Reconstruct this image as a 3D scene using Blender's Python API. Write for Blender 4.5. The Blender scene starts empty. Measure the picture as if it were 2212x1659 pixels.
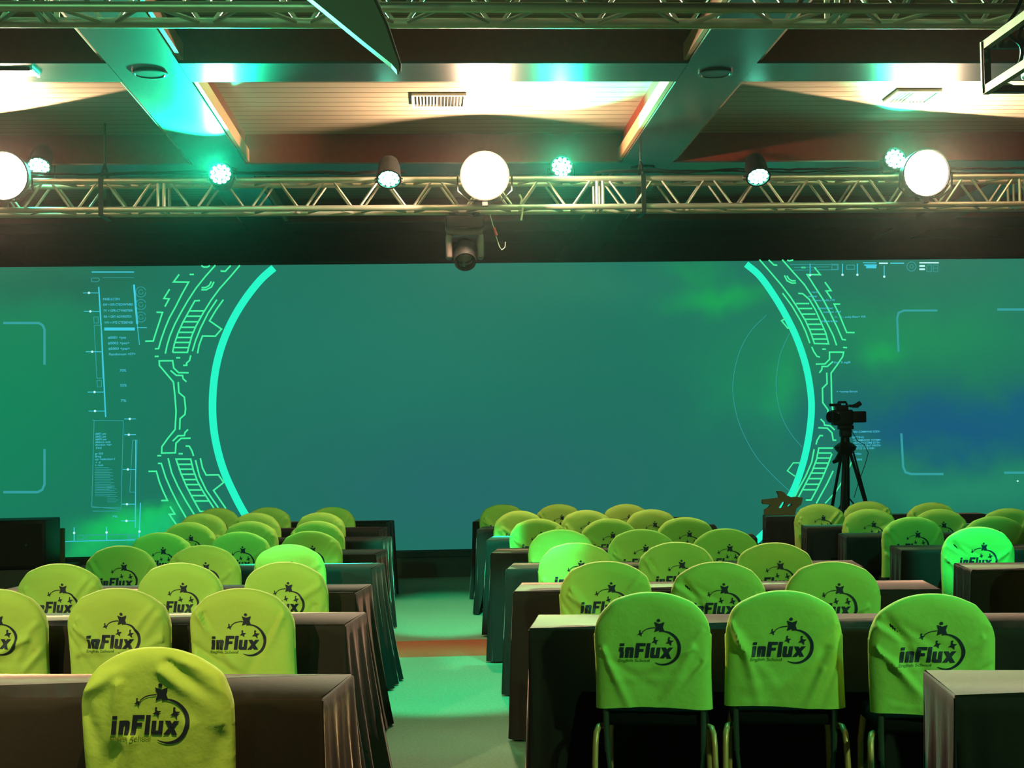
import bpy, bmesh, math, random
from math import sin, cos, pi, sqrt, exp
from mathutils import Vector, Matrix

S = bpy.context.scene
COL = S.collection
R = math.radians

# ------------------------------------------------------------------ camera, world, exposure
IMG_W, IMG_H, FPX, CAM_H = 2212.0, 1659.0, 3000.0, 1.5
YAW, PITCH, ROLL = R(3.2994), R(2.4898), 0.016
r0 = Vector((cos(YAW), -sin(YAW), 0))
fw = Vector((sin(YAW) * cos(PITCH), cos(YAW) * cos(PITCH), sin(PITCH)))
u0 = r0.cross(fw)
rt = r0 * cos(ROLL) - u0 * sin(ROLL)
up = u0 * cos(ROLL) + r0 * sin(ROLL)
CPOS = Vector((0, 0, CAM_H))
cam_data = bpy.data.cameras.new('camera')
cam_data.sensor_width = 36.0
cam_data.lens = 36.0 * FPX / IMG_W
cam_data.clip_end = 100
cam = bpy.data.objects.new('camera', cam_data)
COL.objects.link(cam)
mw = Matrix((rt, up, -fw)).transposed().to_4x4()
mw.translation = CPOS
cam.matrix_world = mw
S.camera = cam
S.view_settings.view_transform = 'Standard'
S.view_settings.look = 'None'
S.view_settings.exposure = 0.0
S.view_settings.gamma = 1.0
S.view_settings.use_curve_mapping = False

world = bpy.data.worlds.new('world')
S.world = world
world.use_nodes = True
world.node_tree.nodes['Background'].inputs[0].default_value = (0.25, 1.0, 0.55, 1)
world.node_tree.nodes['Background'].inputs[1].default_value = 0.010
haze = world.node_tree.nodes.new('ShaderNodeVolumeScatter')   # thin stage haze, scattering forwards
haze.inputs['Density'].default_value = 0.0002
haze.inputs['Anisotropy'].default_value = 0.92
world.node_tree.links.new(haze.outputs[0], world.node_tree.nodes['World Output'].inputs['Volume'])


def ray(x, y):
    return rt * (x - IMG_W / 2) - up * (y - IMG_H / 2) + fw * FPX


def at(x, y, Y):                       # a photo point on the vertical plane Y
    d = ray(x, y)
    return CPOS + d * (Y / d.y)


def atz(x, y, z):                      # a photo point on the level plane z
    d = ray(x, y)
    return CPOS + d * ((z - CAM_H) / d.z)


TRUSS_Y = 11.68


def spot(name, loc, aim, col, watts, deg, blend=0.3, rad=0.06):
    l = bpy.data.lights.new(name, 'SPOT')
    l.color = col
    l.energy = watts
    l.spot_size = R(deg)
    l.spot_blend = blend
    l.shadow_soft_size = rad
    o = bpy.data.objects.new(name, l)
    COL.objects.link(o)
    o.location = loc
    d = (Vector(aim) - Vector(loc)).normalized()
    o.rotation_euler = d.to_track_quat('-Z', 'Y').to_euler()
    return o


WARM = (1.0, 0.66, 0.42)
GREEN = (0.015, 1.0, 0.48)
# warm theatre fresnels on the stage truss, pointing back at the hall
warm_px = [(8, 380), (1047, 380), (2000, 374)]
WARM_POS = [at(x, y, TRUSS_Y - 0.27) for x, y in warm_px]
for i, p in enumerate(WARM_POS):
    q = p + Vector((0, -0.15, 0))                          # just before the lens
    if i == 1:
        l = bpy.data.lights.new('fresnel_light', 'POINT')
        l.color = WARM
        l.energy = 330
        l.shadow_soft_size = 0.03
        o = bpy.data.objects.new('fresnel_light', l)
        COL.objects.link(o)
        o.location = q
    else:
        spot('fresnel_light', q, q + Vector(((-0.5, 0, 0.38)[i], -1, 0.45)), WARM, 400, 166, 0.02, 0.03)
    spot('fresnel_light', q, q + Vector(((0.25, 0.0, -0.25)[i], -1, -0.27)), WARM, 1400, 70, 0.7, 0.10)   # its forward beam
# green LED cans on the stage truss: (px, py, tilt down in degrees)
par_px = [(85, 356, 48), (477, 378, -10), (840, 383, 52), (1213, 362, -8), (1637, 378, 52), (1932, 345, -8)]
PAR_POS = [(at(x, y, TRUSS_Y + (-0.26 if x in (477, 840, 1637) else 0.13)), t) for x, y, t in par_px]
PAR_W = [200, 9500, 200, 2200, 200, 1800]
for i, (p, t) in enumerate(PAR_POS):
    d = Vector((0, -cos(R(t)), -sin(R(t))))
    if i == 1:
        d = Vector((-0.12, d.y, d.z))
    spot('green_spot', p + d * 0.05, p + d * 3, GREEN, PAR_W[i], 60 if t > 20 else (62 if i == 1 else 76), 0.8, 0.04)
# green cans on the hall truss, above the frame, aimed down at the rows
for (x, y, z), aim, w, deg in [
        ((0.3, 6.2, 3.35), (0.05, 8.9, 0.0), 1350, 30),
        ((0.0, 6.2, 3.35), (0.1, 12.3, 0.0), 5000, 14),
        ((1.6, 6.2, 3.35), (0.85, 8.8, 0.80), 1100, 14),
        ((-1.2, 6.2, 3.35), (-0.85, 8.9, 0.80), 800, 14),
        ((2.6, 6.2, 3.35), (3.5, 8.9, 0.8), 1300, 12),
        ((-2.2, 6.2, 3.35), (-1.6, 12.0, 0.8), 260, 34),
        ((3.2, 6.2, 3.35), (3.7, 12.0, 0.8), 260, 30)]:
    spot('green_spot', (x, y, z), aim, GREEN, w, deg, 0.5, 0.05)
# house spots behind the photographer
spot('house_light', (-3.8, 0.6, 3.9), (-1.3, 5.9, 0.7), (1.0, 0.76, 0.32), 1500, 28, 0.6, 0.05)
spot('house_light', (5.0, -1.0, 3.8), (1.4, 6.6, 0.6), (0.36, 1.0, 0.34), 1250, 34, 0.7, 0.12)
spot('house_light', (-3.2, -2.0, 3.8), (-0.5, 12.0, 0.6), (0.30, 1.0, 0.36), 360, 40, 0.7, 0.12)
# ceiling downlight over the front left table
spot('downlight', (-0.35, 2.5, 3.9), (-0.85, 4.2, 0.6), (1.0, 0.76, 0.26), 620, 24, 0.5, 0.03)
spot('green_spot', (1.5, 6.2, 3.35), (1.25, 5.25, 0.8), GREEN, 160, 40, 0.5, 0.05)
# unseen green spots added at both sides, raking the rows to show cover folds
spot('green_spot', (4.8, 3.2, 3.7), (1.2, 5.8, 0.7), GREEN, 260, 40, 0.6, 0.06)
spot('green_spot', (-5.0, 5.0, 3.7), (-1.4, 7.5, 0.7), GREEN, 160, 40, 0.6, 0.06)


# ------------------------------------------------------------------ materials
def lin(r, g, b):
    f = lambda c: (c / 255 / 12.92) if c <= 10 else ((c / 255 + 0.055) / 1.055) ** 2.4
    return (f(r), f(g), f(b), 1)


def mat(name, col, rough=0.6, metal=0.0, spec=0.5, bump=0.0, bscale=200, var=0.0, sheen=0.0, emit=None, estr=0):
    m = bpy.data.materials.new(name)
    m.use_nodes = True
    nt = m.node_tree
    b = nt.nodes['Principled BSDF']
    b.inputs['Base Color'].default_value = (*col[:3], 1)
    b.inputs['Roughness'].default_value = rough
    b.inputs['Metallic'].default_value = metal
    b.inputs['Specular IOR Level'].default_value = spec
    if sheen:
        b.inputs['Sheen Weight'].default_value = sheen
        b.inputs['Sheen Roughness'].default_value = 0.19
        b.inputs['Sheen Tint'].default_value = (1.0, 0.72, 0.68, 1)
    tc = nt.nodes.new('ShaderNodeTexCoord')
    if bump or var:
        nz = nt.nodes.new('ShaderNodeTexNoise')
        nz.inputs['Scale'].default_value = bscale
        nz.inputs['Detail'].default_value = 4
        nt.links.new(tc.outputs['Object'], nz.inputs['Vector'])
        if bump:
            bp = nt.nodes.new('ShaderNodeBump')
            bp.inputs['Strength'].default_value = bump
            bp.inputs['Distance'].default_value = 0.01
            nt.links.new(nz.outputs['Fac'], bp.inputs['Height'])
            nt.links.new(bp.outputs['Normal'], b.inputs['Normal'])
        if var:
            mx = nt.nodes.new('ShaderNodeMix')
            mx.data_type = 'RGBA'
            mx.inputs['A'].default_value = (*[c * (1 - var) for c in col[:3]], 1)
            mx.inputs['B'].default_value = (*[min(1, c * (1 + var)) for c in col[:3]], 1)
            nt.links.new(nz.outputs['Fac'], mx.inputs['Factor'])
            nt.links.new(mx.outputs['Result'], b.inputs['Base Color'])
    if emit:
        b.inputs['Emission Color'].default_value = (*emit[:3], 1)
        b.inputs['Emission Strength'].default_value = estr
    return m


def emis(name, col, st):
    m = bpy.data.materials.new(name)
    m.use_nodes = True
    nt = m.node_tree
    nt.nodes.clear()
    e = nt.nodes.new('ShaderNodeEmission')
    e.inputs[0].default_value = (*col[:3], 1)
    e.inputs[1].default_value = st
    o = nt.nodes.new('ShaderNodeOutputMaterial')
    nt.links.new(e.outputs[0], o.inputs[0])
    return m


M = {}
M['cover'] = mat('lime_fabric', (0.40, 0.58, 0.115), 0.8, bump=0.35, bscale=22, spec=0.2)
M['ink'] = mat('navy_ink', (0.012, 0.016, 0.045), 0.55)
M['pale_ink'] = mat('olive_ink', (0.16, 0.24, 0.035), 0.6)
M['cloth'] = mat('dark_tablecloth', (0.012, 0.009, 0.009), 0.7, bump=0.10, bscale=40, spec=0.15, sheen=0.5)
M['chair_black'] = mat('black_upholstery', (0.005, 0.005, 0.005), 0.9, bump=0.1, spec=0.1)
M['brass'] = mat('brass_tube', (0.62, 0.28, 0.11), 0.35, metal=0.2)
M['greymetal'] = mat('dark_grey_tube', (0.06, 0.075, 0.065), 0.4, metal=0.5)
M['alu'] = mat('aluminium', (0.62, 0.63, 0.55), 0.42, metal=0.75, var=0.1, bscale=12)
M['black'] = mat('black_plastic', (0.008, 0.008, 0.008), 0.5, spec=0.3)
M['blackmetal'] = mat('black_metal', (0.02, 0.02, 0.02), 0.35, metal=0.3)
M['mahogany'] = mat('mahogany', (0.15, 0.022, 0.013), 0.5, spec=0.1, bump=0.05, bscale=20, var=0.25)
M['trimwood'] = mat('pale_wood_trim', (0.50, 0.27, 0.14), 0.5)
M['beamgrey'] = mat('grey_beam_paint', (0.034, 0.042, 0.040), 0.22, var=0.3, bscale=3, spec=0.35)
M['wall'] = mat('dark_wall', (0.03, 0.025, 0.022), 0.9, spec=0.1)
M['stageblack'] = mat('stage_black', (0.018, 0.018, 0.018), 0.6)
M['skirt'] = mat('stage_skirt', (0.05, 0.055, 0.05), 0.75)
M['white'] = mat('white_paint', (0.6, 0.6, 0.55), 0.5)
M['blade'] = mat('grey_painted_panel', (0.22, 0.24, 0.22), 0.5)
M['olive'] = mat('olive_brown_board', (0.10, 0.08, 0.03), 0.8)
M['red'] = mat('red_tag', (0.7, 0.05, 0.03), 0.5)
M['cream'] = mat('cream_sleeve', (0.6, 0.55, 0.4), 0.5)
M['lamp'] = emis('warm_lamp_glow', (1.0, 0.80, 0.58), 14)
M['led'] = emis('green_led_glow', (0.16, 1.0, 0.66), 40)
M['rail'] = mat('worn_rail', (0.30, 0.28, 0.20), 0.5, metal=0.4, var=0.3, bscale=15)

# ceiling boards: cream planks with dark joints running across the hall
m = bpy.data.materials.new('cream_ceiling_boards')
m.use_nodes = True
nt = m.node_tree
b = nt.nodes['Principled BSDF']
b.inputs['Roughness'].default_value = 0.34
tc = nt.nodes.new('ShaderNodeTexCoord')
sp = nt.nodes.new('ShaderNodeSeparateXYZ')
nt.links.new(tc.outputs['Object'], sp.inputs[0])


def mth(nt, op, a=None, b_=None, v1=None, v2=None):
    n = nt.nodes.new('ShaderNodeMath')
    n.operation = op
    if a is not None:
        nt.links.new(a, n.inputs[0])
    elif v1 is not None:
        n.inputs[0].default_value = v1
    if b_ is not None:
        nt.links.new(b_, n.inputs[1])
    elif v2 is not None:
        n.inputs[1].default_value = v2
    return n.outputs[0]


k = mth(nt, 'MULTIPLY', sp.outputs['Y'], v2=1 / 0.15)
k = mth(nt, 'FRACT', k)
k = mth(nt, 'LESS_THAN', k, v2=0.10)
mx = nt.nodes.new('ShaderNodeMix')
mx.data_type = 'RGBA'
mx.inputs['A'].default_value = (0.36, 0.31, 0.23, 1)
mx.inputs['B'].default_value = (0.12, 0.085, 0.055, 1)
nt.links.new(k, mx.inputs['Factor'])
nt.links.new(mx.outputs['Result'], b.inputs['Base Color'])
M['ceiling'] = m

# carpet: grey-beige with one brown band across the hall
m = bpy.data.materials.new('hall_carpet')
m.use_nodes = True
nt = m.node_tree
b = nt.nodes['Principled BSDF']
b.inputs['Roughness'].default_value = 0.95
b.inputs['Specular IOR Level'].default_value = 0.1
tc = nt.nodes.new('ShaderNodeTexCoord')
sp = nt.nodes.new('ShaderNodeSeparateXYZ')
nt.links.new(tc.outputs['Object'], sp.inputs[0])
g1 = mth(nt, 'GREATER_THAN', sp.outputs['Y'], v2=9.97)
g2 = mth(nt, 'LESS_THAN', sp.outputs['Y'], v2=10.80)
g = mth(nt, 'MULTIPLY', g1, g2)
nz = nt.nodes.new('ShaderNodeTexNoise')
nz.inputs['Scale'].default_value = 60
nz.inputs['Detail'].default_value = 6
nt.links.new(tc.outputs['Object'], nz.inputs['Vector'])
ma = nt.nodes.new('ShaderNodeMix')
ma.data_type = 'RGBA'
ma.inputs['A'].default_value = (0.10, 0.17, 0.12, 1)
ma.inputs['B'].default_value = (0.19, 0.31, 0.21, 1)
nt.links.new(nz.outputs['Fac'], ma.inputs['Factor'])
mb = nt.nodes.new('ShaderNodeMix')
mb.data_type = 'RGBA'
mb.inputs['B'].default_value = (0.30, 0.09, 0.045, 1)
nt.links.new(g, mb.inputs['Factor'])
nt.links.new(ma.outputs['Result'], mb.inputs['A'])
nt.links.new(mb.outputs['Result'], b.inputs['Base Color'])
bp = nt.nodes.new('ShaderNodeBump')
bp.inputs['Strength'].default_value = 0.4
bp.inputs['Distance'].default_value = 0.01
nt.links.new(nz.outputs['Fac'], bp.inputs['Height'])
nt.links.new(bp.outputs['Normal'], b.inputs['Normal'])
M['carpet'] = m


# ------------------------------------------------------------------ mesh helpers
class MB:
    def __init__(s):
        s.v, s.f, s.m = [], [], []

    def add(s, vs, fs, mi=0):
        o = len(s.v)
        s.v += [tuple(v) for v in vs]
        for f in fs:
            s.f.append([i + o for i in f])
            s.m.append(mi)
        return s

    def box(s, lo, hi, mi=0, mt=None):
        (a, b_, c), (d, e, f) = lo, hi
        vs = [(a, b_, c), (d, b_, c), (d, e, c), (a, e, c), (a, b_, f), (d, b_, f), (d, e, f), (a, e, f)]
        if mt:
            vs = [mt @ Vector(v) for v in vs]
        return s.add(vs, [(0, 3, 2, 1), (4, 5, 6, 7), (0, 1, 5, 4), (1, 2, 6, 5), (2, 3, 7, 6), (3, 0, 4, 7)], mi)

    def rbox(s, lo, hi, r=0.01, mt=None, mi=0, seg=2):      # box with rounded edges
        bm = bmesh.new()
        bmesh.ops.create_cube(bm, size=1)
        sz = [hi[i] - lo[i] for i in range(3)]
        ce = [(hi[i] + lo[i]) / 2 for i in range(3)]
        for v in bm.verts:
            v.co = Vector([v.co[i] * sz[i] + ce[i] for i in range(3)])
        bmesh.ops.bevel(bm, geom=bm.edges[:], offset=min(r, min(sz) * 0.45), segments=seg, affect='EDGES', profile=0.5)
        vs = [(mt @ v.co) if mt else v.co.copy() for v in bm.verts]
        bm.verts.index_update()
        fs = [[v.index for v in f.verts] for f in bm.faces]
        bm.free()
        return s.add(vs, fs, mi)

    def tube(s, pts, r, n=8, caps=True, mi=0):
        pts = [Vector(p) for p in pts]
        rs = r if isinstance(r, (list, tuple)) else [r] * len(pts)
        vs, fs = [], []
        prev = None
        for i, p in enumerate(pts):
            t = (pts[min(i + 1, len(pts) - 1)] - pts[max(i - 1, 0)]).normalized()
            if prev is None:
                a = Vector((0, 0, 1)) if abs(t.z) < 0.9 else Vector((1, 0, 0))
                x = t.cross(a).normalized()
            else:
                x = (prev - t * prev.dot(t)).normalized()
            prev = x
            y = t.cross(x)
            for k in range(n):
                an = 2 * pi * k / n
                vs.append(p + (x * cos(an) + y * sin(an)) * rs[i])
        for i in range(len(pts) - 1):
            for k in range(n):
                fs.append((i * n + k, i * n + (k + 1) % n, (i + 1) * n + (k + 1) % n, (i + 1) * n + k))
        if caps:
            fs.append(tuple(range(n))[::-1])
            fs.append(tuple(range((len(pts) - 1) * n, len(pts) * n)))
        return s.add(vs, fs, mi)

    def lathe(s, prof, mt=None, n=24, mi=0):                # (r, z) profile round local z
        vs, fs = [], []
        for (r, z) in prof:
            for k in range(n):
                a = 2 * pi * k / n
                v = Vector((r * cos(a), r * sin(a), z))
                vs.append(mt @ v if mt else v)
        for i in range(len(prof) - 1):
            for k in range(n):
                fs.append((i * n + k, i * n + (k + 1) % n, (i + 1) * n + (k + 1) % n, (i + 1) * n + k))
        fs.append(tuple(range(n))[::-1])
        fs.append(tuple(range((len(prof) - 1) * n, len(prof) * n)))
        return s.add(vs, fs, mi)

    def prism(s, poly, ax, t0, t1, mi=0, mt=None):          # poly 2D, extruded along axis ax from t0 to t1
        n = len(poly)

        def P(p, t):
            v = {0: (t, p[0], p[1]), 1: (p[0], t, p[1]), 2: (p[0], p[1], t)}[ax]
            return mt @ Vector(v) if mt else v
        vs = [P(p, t0) for p in poly] + [P(p, t1) for p in poly]
        fs = [tuple(range(n))[::-1], tuple(range(n, 2 * n))] + [(i, (i + 1) % n, n + (i + 1) % n, n + i) for i in range(n)]
        return s.add(vs, fs, mi)

    def build(s, name, mats, parent=None, smooth=False):
        me = bpy.data.meshes.new(name)
        me.from_pydata(s.v, [], s.f)
        for mm in (mats if isinstance(mats, (list, tuple)) else [mats]):
            me.materials.append(mm)
        for p, i in zip(me.polygons, s.m):
            p.material_index = i
            p.use_smooth = smooth
        bm = bmesh.new()
        bm.from_mesh(me)
        if name not in FLAT:
            bmesh.ops.recalc_face_normals(bm, faces=bm.faces)
        bm.to_mesh(me)
        bm.free()
        if smooth:
            me.set_sharp_from_angle(angle=R(50))
        o = bpy.data.objects.new(name, me)
        COL.objects.link(o)
        if parent:
            o.parent = parent
        return o


FLAT = {'display_face'}


def tag(o, label=None, cat=None, group=None, kind=None):
    if label:
        o['label'] = label
    if cat:
        o['category'] = cat
    if group:
        o['group'] = group
    if kind:
        o['kind'] = kind
    return o


def thing(name, label, cat, loc=(0, 0, 0), rz=0.0, group=None):
    o = bpy.data.objects.new(name, None)
    o.empty_display_size = 0.1
    COL.objects.link(o)
    o.location = loc
    o.rotation_euler = (0, 0, rz)
    return tag(o, label, cat, group)


def struct(name, mb, mats):
    o = mb.build(name, mats)
    o['kind'] = 'structure'
    return o


def copy_tree(o, parent=None):
    c = o.copy()
    COL.objects.link(c)
    if parent:
        c.parent = parent
    for ch in list(o.children):
        copy_tree(ch, c)
    return c


def rotto(d, loc=(0, 0, 0)):                               # matrix whose local +z looks along d
    q = Vector(d).normalized().to_track_quat('Z', 'Y')
    m_ = q.to_matrix().to_4x4()
    m_.translation = Vector(loc)
    return m_


# ------------------------------------------------------------------ room shell
XL, XR, YN, YF = -8.0, 10.5, -5.0, 19.4
ZB, ZC = 4.0, 4.27
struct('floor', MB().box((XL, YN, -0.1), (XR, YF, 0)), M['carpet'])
struct('ceiling', MB().box((XL, YN, ZC), (XR, YF, ZC + 0.1)), M['ceiling'])
struct('wall_back', MB().box((XL, YF, 0), (XR, YF + 0.15, ZC + 0.1)), M['wall'])
struct('wall_front', MB().box((XL, YN - 0.15, 0), (XR, YN, ZC + 0.1)), M['wall'])
struct('wall_left', MB().box((XL - 0.15, YN, 0), (XL, YF, ZC + 0.1)), M['wall'])
struct('wall_right', MB().box((XR, YN, 0), (XR + 0.15, YF, ZC + 0.1)), M['wall'])
ti = 1


def beam(lo, hi):
    global ti
    mb = MB()
    (a, b_, c), (d, e, f) = lo, hi
    mb.box((a, b_, c + 0.012), (d, e, f), 0)               # wooden sides
    mb.box((a - 0.004, b_ - 0.004, c), (d + 0.004, e + 0.004, c + 0.014), 1)  # painted soffit
    struct('trim_%d' % ti, mb, [M['mahogany'], M['beamgrey']])
    ti += 1


long_x = [(-5.87, -5.42), (-2.065, -1.615), (1.725, 2.175), (5.55, 6.0)]
cross_y = [(2.53, 2.98), (5.77, 6.22), (9.01, 9.46), (12.25, 12.75), (15.5, 16.15), (18.85, 19.3)]
for a, b2 in long_x:
    beam((a, YN, ZB), (b2, YF, ZC))
for a, b2 in cross_y:
    xs = [XL] + [v for p in long_x for v in p] + [XR]
    for i in range(0, len(xs), 2):
        beam((xs[i] + 0.005, a, ZB), (xs[i + 1] - 0.005, b2, ZC))
# pale wooden strips along the sides of the long beams
for x0, sgn in ((-1.615, 1), (1.725, -1), (-2.065, -1), (2.175, 1)):
    for (a, b2) in ((6.22, 9.01), (9.46, 12.25), (12.75, 15.5)):
        lo = x0 + (0.006 if sgn > 0 else -0.036)
        struct('trim_%d' % ti, MB().box((lo, a + 0.01, ZB + 0.02), (lo + 0.03, b2 - 0.01, ZB + 0.13)), M['trimwood'])
        ti += 1

# ------------------------------------------------------------------ stage, screen
SY = 16.0
SZ0, SZ1 = 0.31, 3.60
SX0, SX1 = -6.6, 8.9
stage = MB()
stage.box((SX0 - 0.4, SY - 0.06, 0.0), (SX1 + 0.4, SY + 1.6, 0.235))
o = stage.build('stage_platform', M['skirt'])
tag(o, 'long low dark grey platform carrying the huge LED screen', 'stage')
e = MB().box((SX0 - 0.42, SY - 0.08, 0.235), (SX1 + 0.42, SY + 1.6, 0.30)).build('stage_edge', M['stageblack'], o)
e['label'] = 'black top edge of the platform'

scr = thing('led_screen', 'huge wide LED wall glowing teal with a bright green ring', 'screen', (0, SY, 0))
# picture on the screen: teal field with green and blue clouds
m = bpy.data.materials.new('screen_picture')
m.use_nodes = True
nt = m.node_tree
nt.nodes.clear()
tc = nt.nodes.new('ShaderNodeTexCoord')
sp = nt.nodes.new('ShaderNodeSeparateXYZ')
nt.links.new(tc.outputs['Object'], sp.inputs[0])
nz = nt.nodes.new('ShaderNodeTexNoise')
nz.inputs['Scale'].default_value = 1.1
nz.inputs['Detail'].default_value = 5
nz.inputs['Roughness'].default_value = 0.55
nt.links.new(tc.outputs['Object'], nz.inputs['Vector'])
wx = mth(nt, 'MULTIPLY_ADD', nz.outputs['Fac'], v2=0.9)
nt.nodes[-1].inputs[2].default_value = -0.45
X_ = mth(nt, 'ADD', sp.outputs['X'], wx)
Z_ = mth(nt, 'ADD', sp.outputs['Z'], wx)
cur = None
base = nt.nodes.new('ShaderNodeRGB')
base.outputs[0].default_value = lin(30, 114, 94)
cur = base.outputs[0]
blobs = [  # px, py, sx px, sy px, colour, weight, angle
    (30, 800, 220, 330, (16, 134, 90), 0.9, 0), (330, 850, 140, 200, (22, 122, 94), 0.6, 0),
    (150, 600, 200, 50, (26, 98, 80), 0.7, 0), (860, 760, 300, 160, (36, 123, 103), 0.6, 0),
    (1050, 1050, 420, 130, (38, 104, 105), 0.85, 0), (1300, 620, 160, 45, (40, 124, 98), 0.6, 0),
    (1330, 900, 260, 130, (32, 111, 96), 0.5, 0),
    (1560, 640, 95, 26, (24, 170, 84), 0.8, -10), (1500, 590, 60, 26, (26, 150, 86), 0.6, 15),
    (1700, 820, 34, 85, (30, 165, 92), 0.75, 15), (1610, 850, 80, 60, (28, 142, 92), 0.6, 0),
    (1620, 760, 130, 80, (28, 134, 92), 0.5, 0),
    (1990, 720, 240, 80, (28, 142, 90), 0.85, 0), (1900, 770, 40, 28, (26, 168, 88), 0.7, 0),
    (2150, 640, 160, 70, (30, 126, 98), 0.6, 0), (2050, 935, 230, 58, (22, 90, 124), 1.0, 6),
    (2180, 900, 140, 50, (22, 92, 126), 0.8, 0), (2100, 1060, 260, 55, (36, 138, 104), 0.85, 4),
    (1780, 1010, 60, 80, (34, 120, 102), 0.4, 0),
    (285, 1130, 90, 22, (24, 200, 98), 0.95, -14), (360, 1150, 60, 20, (26, 205, 120), 0.8, 22),
    (200, 1172, 60, 28, (24, 195, 96), 0.85, -30), (290, 1180, 90, 20, (30, 170, 100), 0.6, 0)]
PXM = SY / 3000.0
for (bx, by, sx, sy, c, w, an) in blobs:
    p = at(bx, by, SY)
    dx = mth(nt, 'SUBTRACT', X_, v2=p.x)
    dz = mth(nt, 'SUBTRACT', Z_, v2=p.z)
    ca, sa = cos(R(-an)), sin(R(-an))
    ux = mth(nt, 'ADD', mth(nt, 'MULTIPLY', dx, v2=ca / (sx * PXM)), mth(nt, 'MULTIPLY', dz, v2=sa / (sx * PXM)))
    uz = mth(nt, 'ADD', mth(nt, 'MULTIPLY', dx, v2=-sa / (sy * PXM)), mth(nt, 'MULTIPLY', dz, v2=ca / (sy * PXM)))
    rr = mth(nt, 'ADD', mth(nt, 'MULTIPLY', ux, ux), mth(nt, 'MULTIPLY', uz, uz))
    g = mth(nt, 'POWER', None, mth(nt, 'MULTIPLY', rr, v2=-0.8), v1=math.e)
    g = mth(nt, 'MULTIPLY', g, v2=w)
    mx = nt.nodes.new('ShaderNodeMix')
    mx.data_type = 'RGBA'
    nt.links.new(g, mx.inputs['Factor'])
    nt.links.new(cur, mx.inputs['A'])
    mx.inputs['B'].default_value = lin(*c)
    cur = mx.outputs['Result']
e = nt.nodes.new('ShaderNodeEmission')
nt.links.new(cur, e.inputs[0])
o = nt.nodes.new('ShaderNodeOutputMaterial')
nt.links.new(e.outputs[0], o.inputs[0])
mb = MB()
mb.add([(SX0, -0.012, SZ0), (SX1, -0.012, SZ0), (SX1, -0.012, SZ1), (SX0, -0.012, SZ1)], [(0, 1, 2, 3)])
face_mb, face_mat, GFX = mb, m, []
mb = MB().box((SX0, -0.010, SZ0 - 0.008), (SX1, 0.12, SZ1 + 0.01))
mb.build('panel_back', M['black'], scr)

GY = -0.016                                                # the graphics lie on the display face


def stroke(mb, pts, w, closed=False, y=GY):
    """polyline in screen metres (x,z) as a flat ribbon with mitred joints"""
    P = [Vector((p[0], p[1])) for p in pts]
    Q = []
    for p in P:
        if not Q or (p - Q[-1]).length > 1e-5:
            Q.append(p)
    P = Q
    n = len(P)
    ws = w if isinstance(w, list) else [w] * n
    vs = []
    for i in range(n):
        if closed:
            a, c = P[i - 1], P[(i + 1) % n]
        else:
            a, c = P[max(i - 1, 0)], P[min(i + 1, n - 1)]
        d1 = (P[i] - a) if (P[i] - a).length > 1e-6 else (c - P[i])
        d2 = (c - P[i]) if (c - P[i]).length > 1e-6 else d1
        d1, d2 = d1.normalized(), d2.normalized()
        t = d1 + d2
        if t.length < 0.2:
            t = d1
        t.normalize()
        nn = Vector((-t.y, t.x))
        k_ = 1 / max(0.45, nn.dot(Vector((-d1.y, d1.x))))
        h = ws[i] / 2 * k_
        a_, b_ = P[i] + nn * h, P[i] - nn * h
        vs += [(a_.x, y, a_.y), (b_.x, y, b_.y)]
    fs = []
    for i in range(n if closed else n - 1):
        j = (i + 1) % n
        fs.append((2 * i, 2 * i + 1, 2 * j + 1, 2 * j))
    mb.add(vs, fs)


CROP = {'A': (300, 560), 'B': (300, 750), 'C': (300, 930), 'D': (1620, 550), 'E': (1620, 740), 'F': (1620, 960)}


def sp_(x, y):
    p = at(x, y, SY)
    return (p.x, p.z)


def cz(c, pts):
    ox, oy = CROP[c]
    return [sp_(ox + x / 7.542, oy + y / 7.542) for x, y in pts]


def smoothp(pts, k=6):
    out = []
    n = len(pts)
    for i in range(n - 1):
        p0, p1, p2, p3 = pts[max(i - 1, 0)], pts[i], pts[i + 1], pts[min(i + 2, n - 1)]
        for j in range(k):
            t = j / k
            out.append(tuple(0.5 * ((2 * p1[a]) + (-p0[a] + p2[a]) * t + (2 * p0[a] - 5 * p1[a] + 4 * p2[a] - p3[a]) * t * t + (-p0[a] + 3 * p1[a] - 3 * p2[a] + p3[a]) * t ** 3) for a in (0, 1)))
    out.append(pts[-1])
    return out


ring = MB()
stroke(ring, smoothp([sp_(*p) for p in [(592, 579), (563, 605), (529, 648), (500, 697), (479, 748), (466, 800), (460, 856), (461, 915), (470, 970), (485, 1020), (505, 1065), (528, 1108), (552, 1142), (588, 1186)]]), 16 * PXM)
stroke(ring, smoothp([sp_(*p) for p in [(1611, 571), (1640, 596), (1672, 640), (1700, 688), (1722, 735), (1740, 790), (1750, 845), (1752, 890), (1746, 945), (1734, 1000), (1715, 1055), (1692, 1095), (1665, 1135), (1632, 1169)]]), 15 * PXM)
GFX.append((ring, emis('screen_mint', lin(38, 248, 200), 1.0)))

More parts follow.
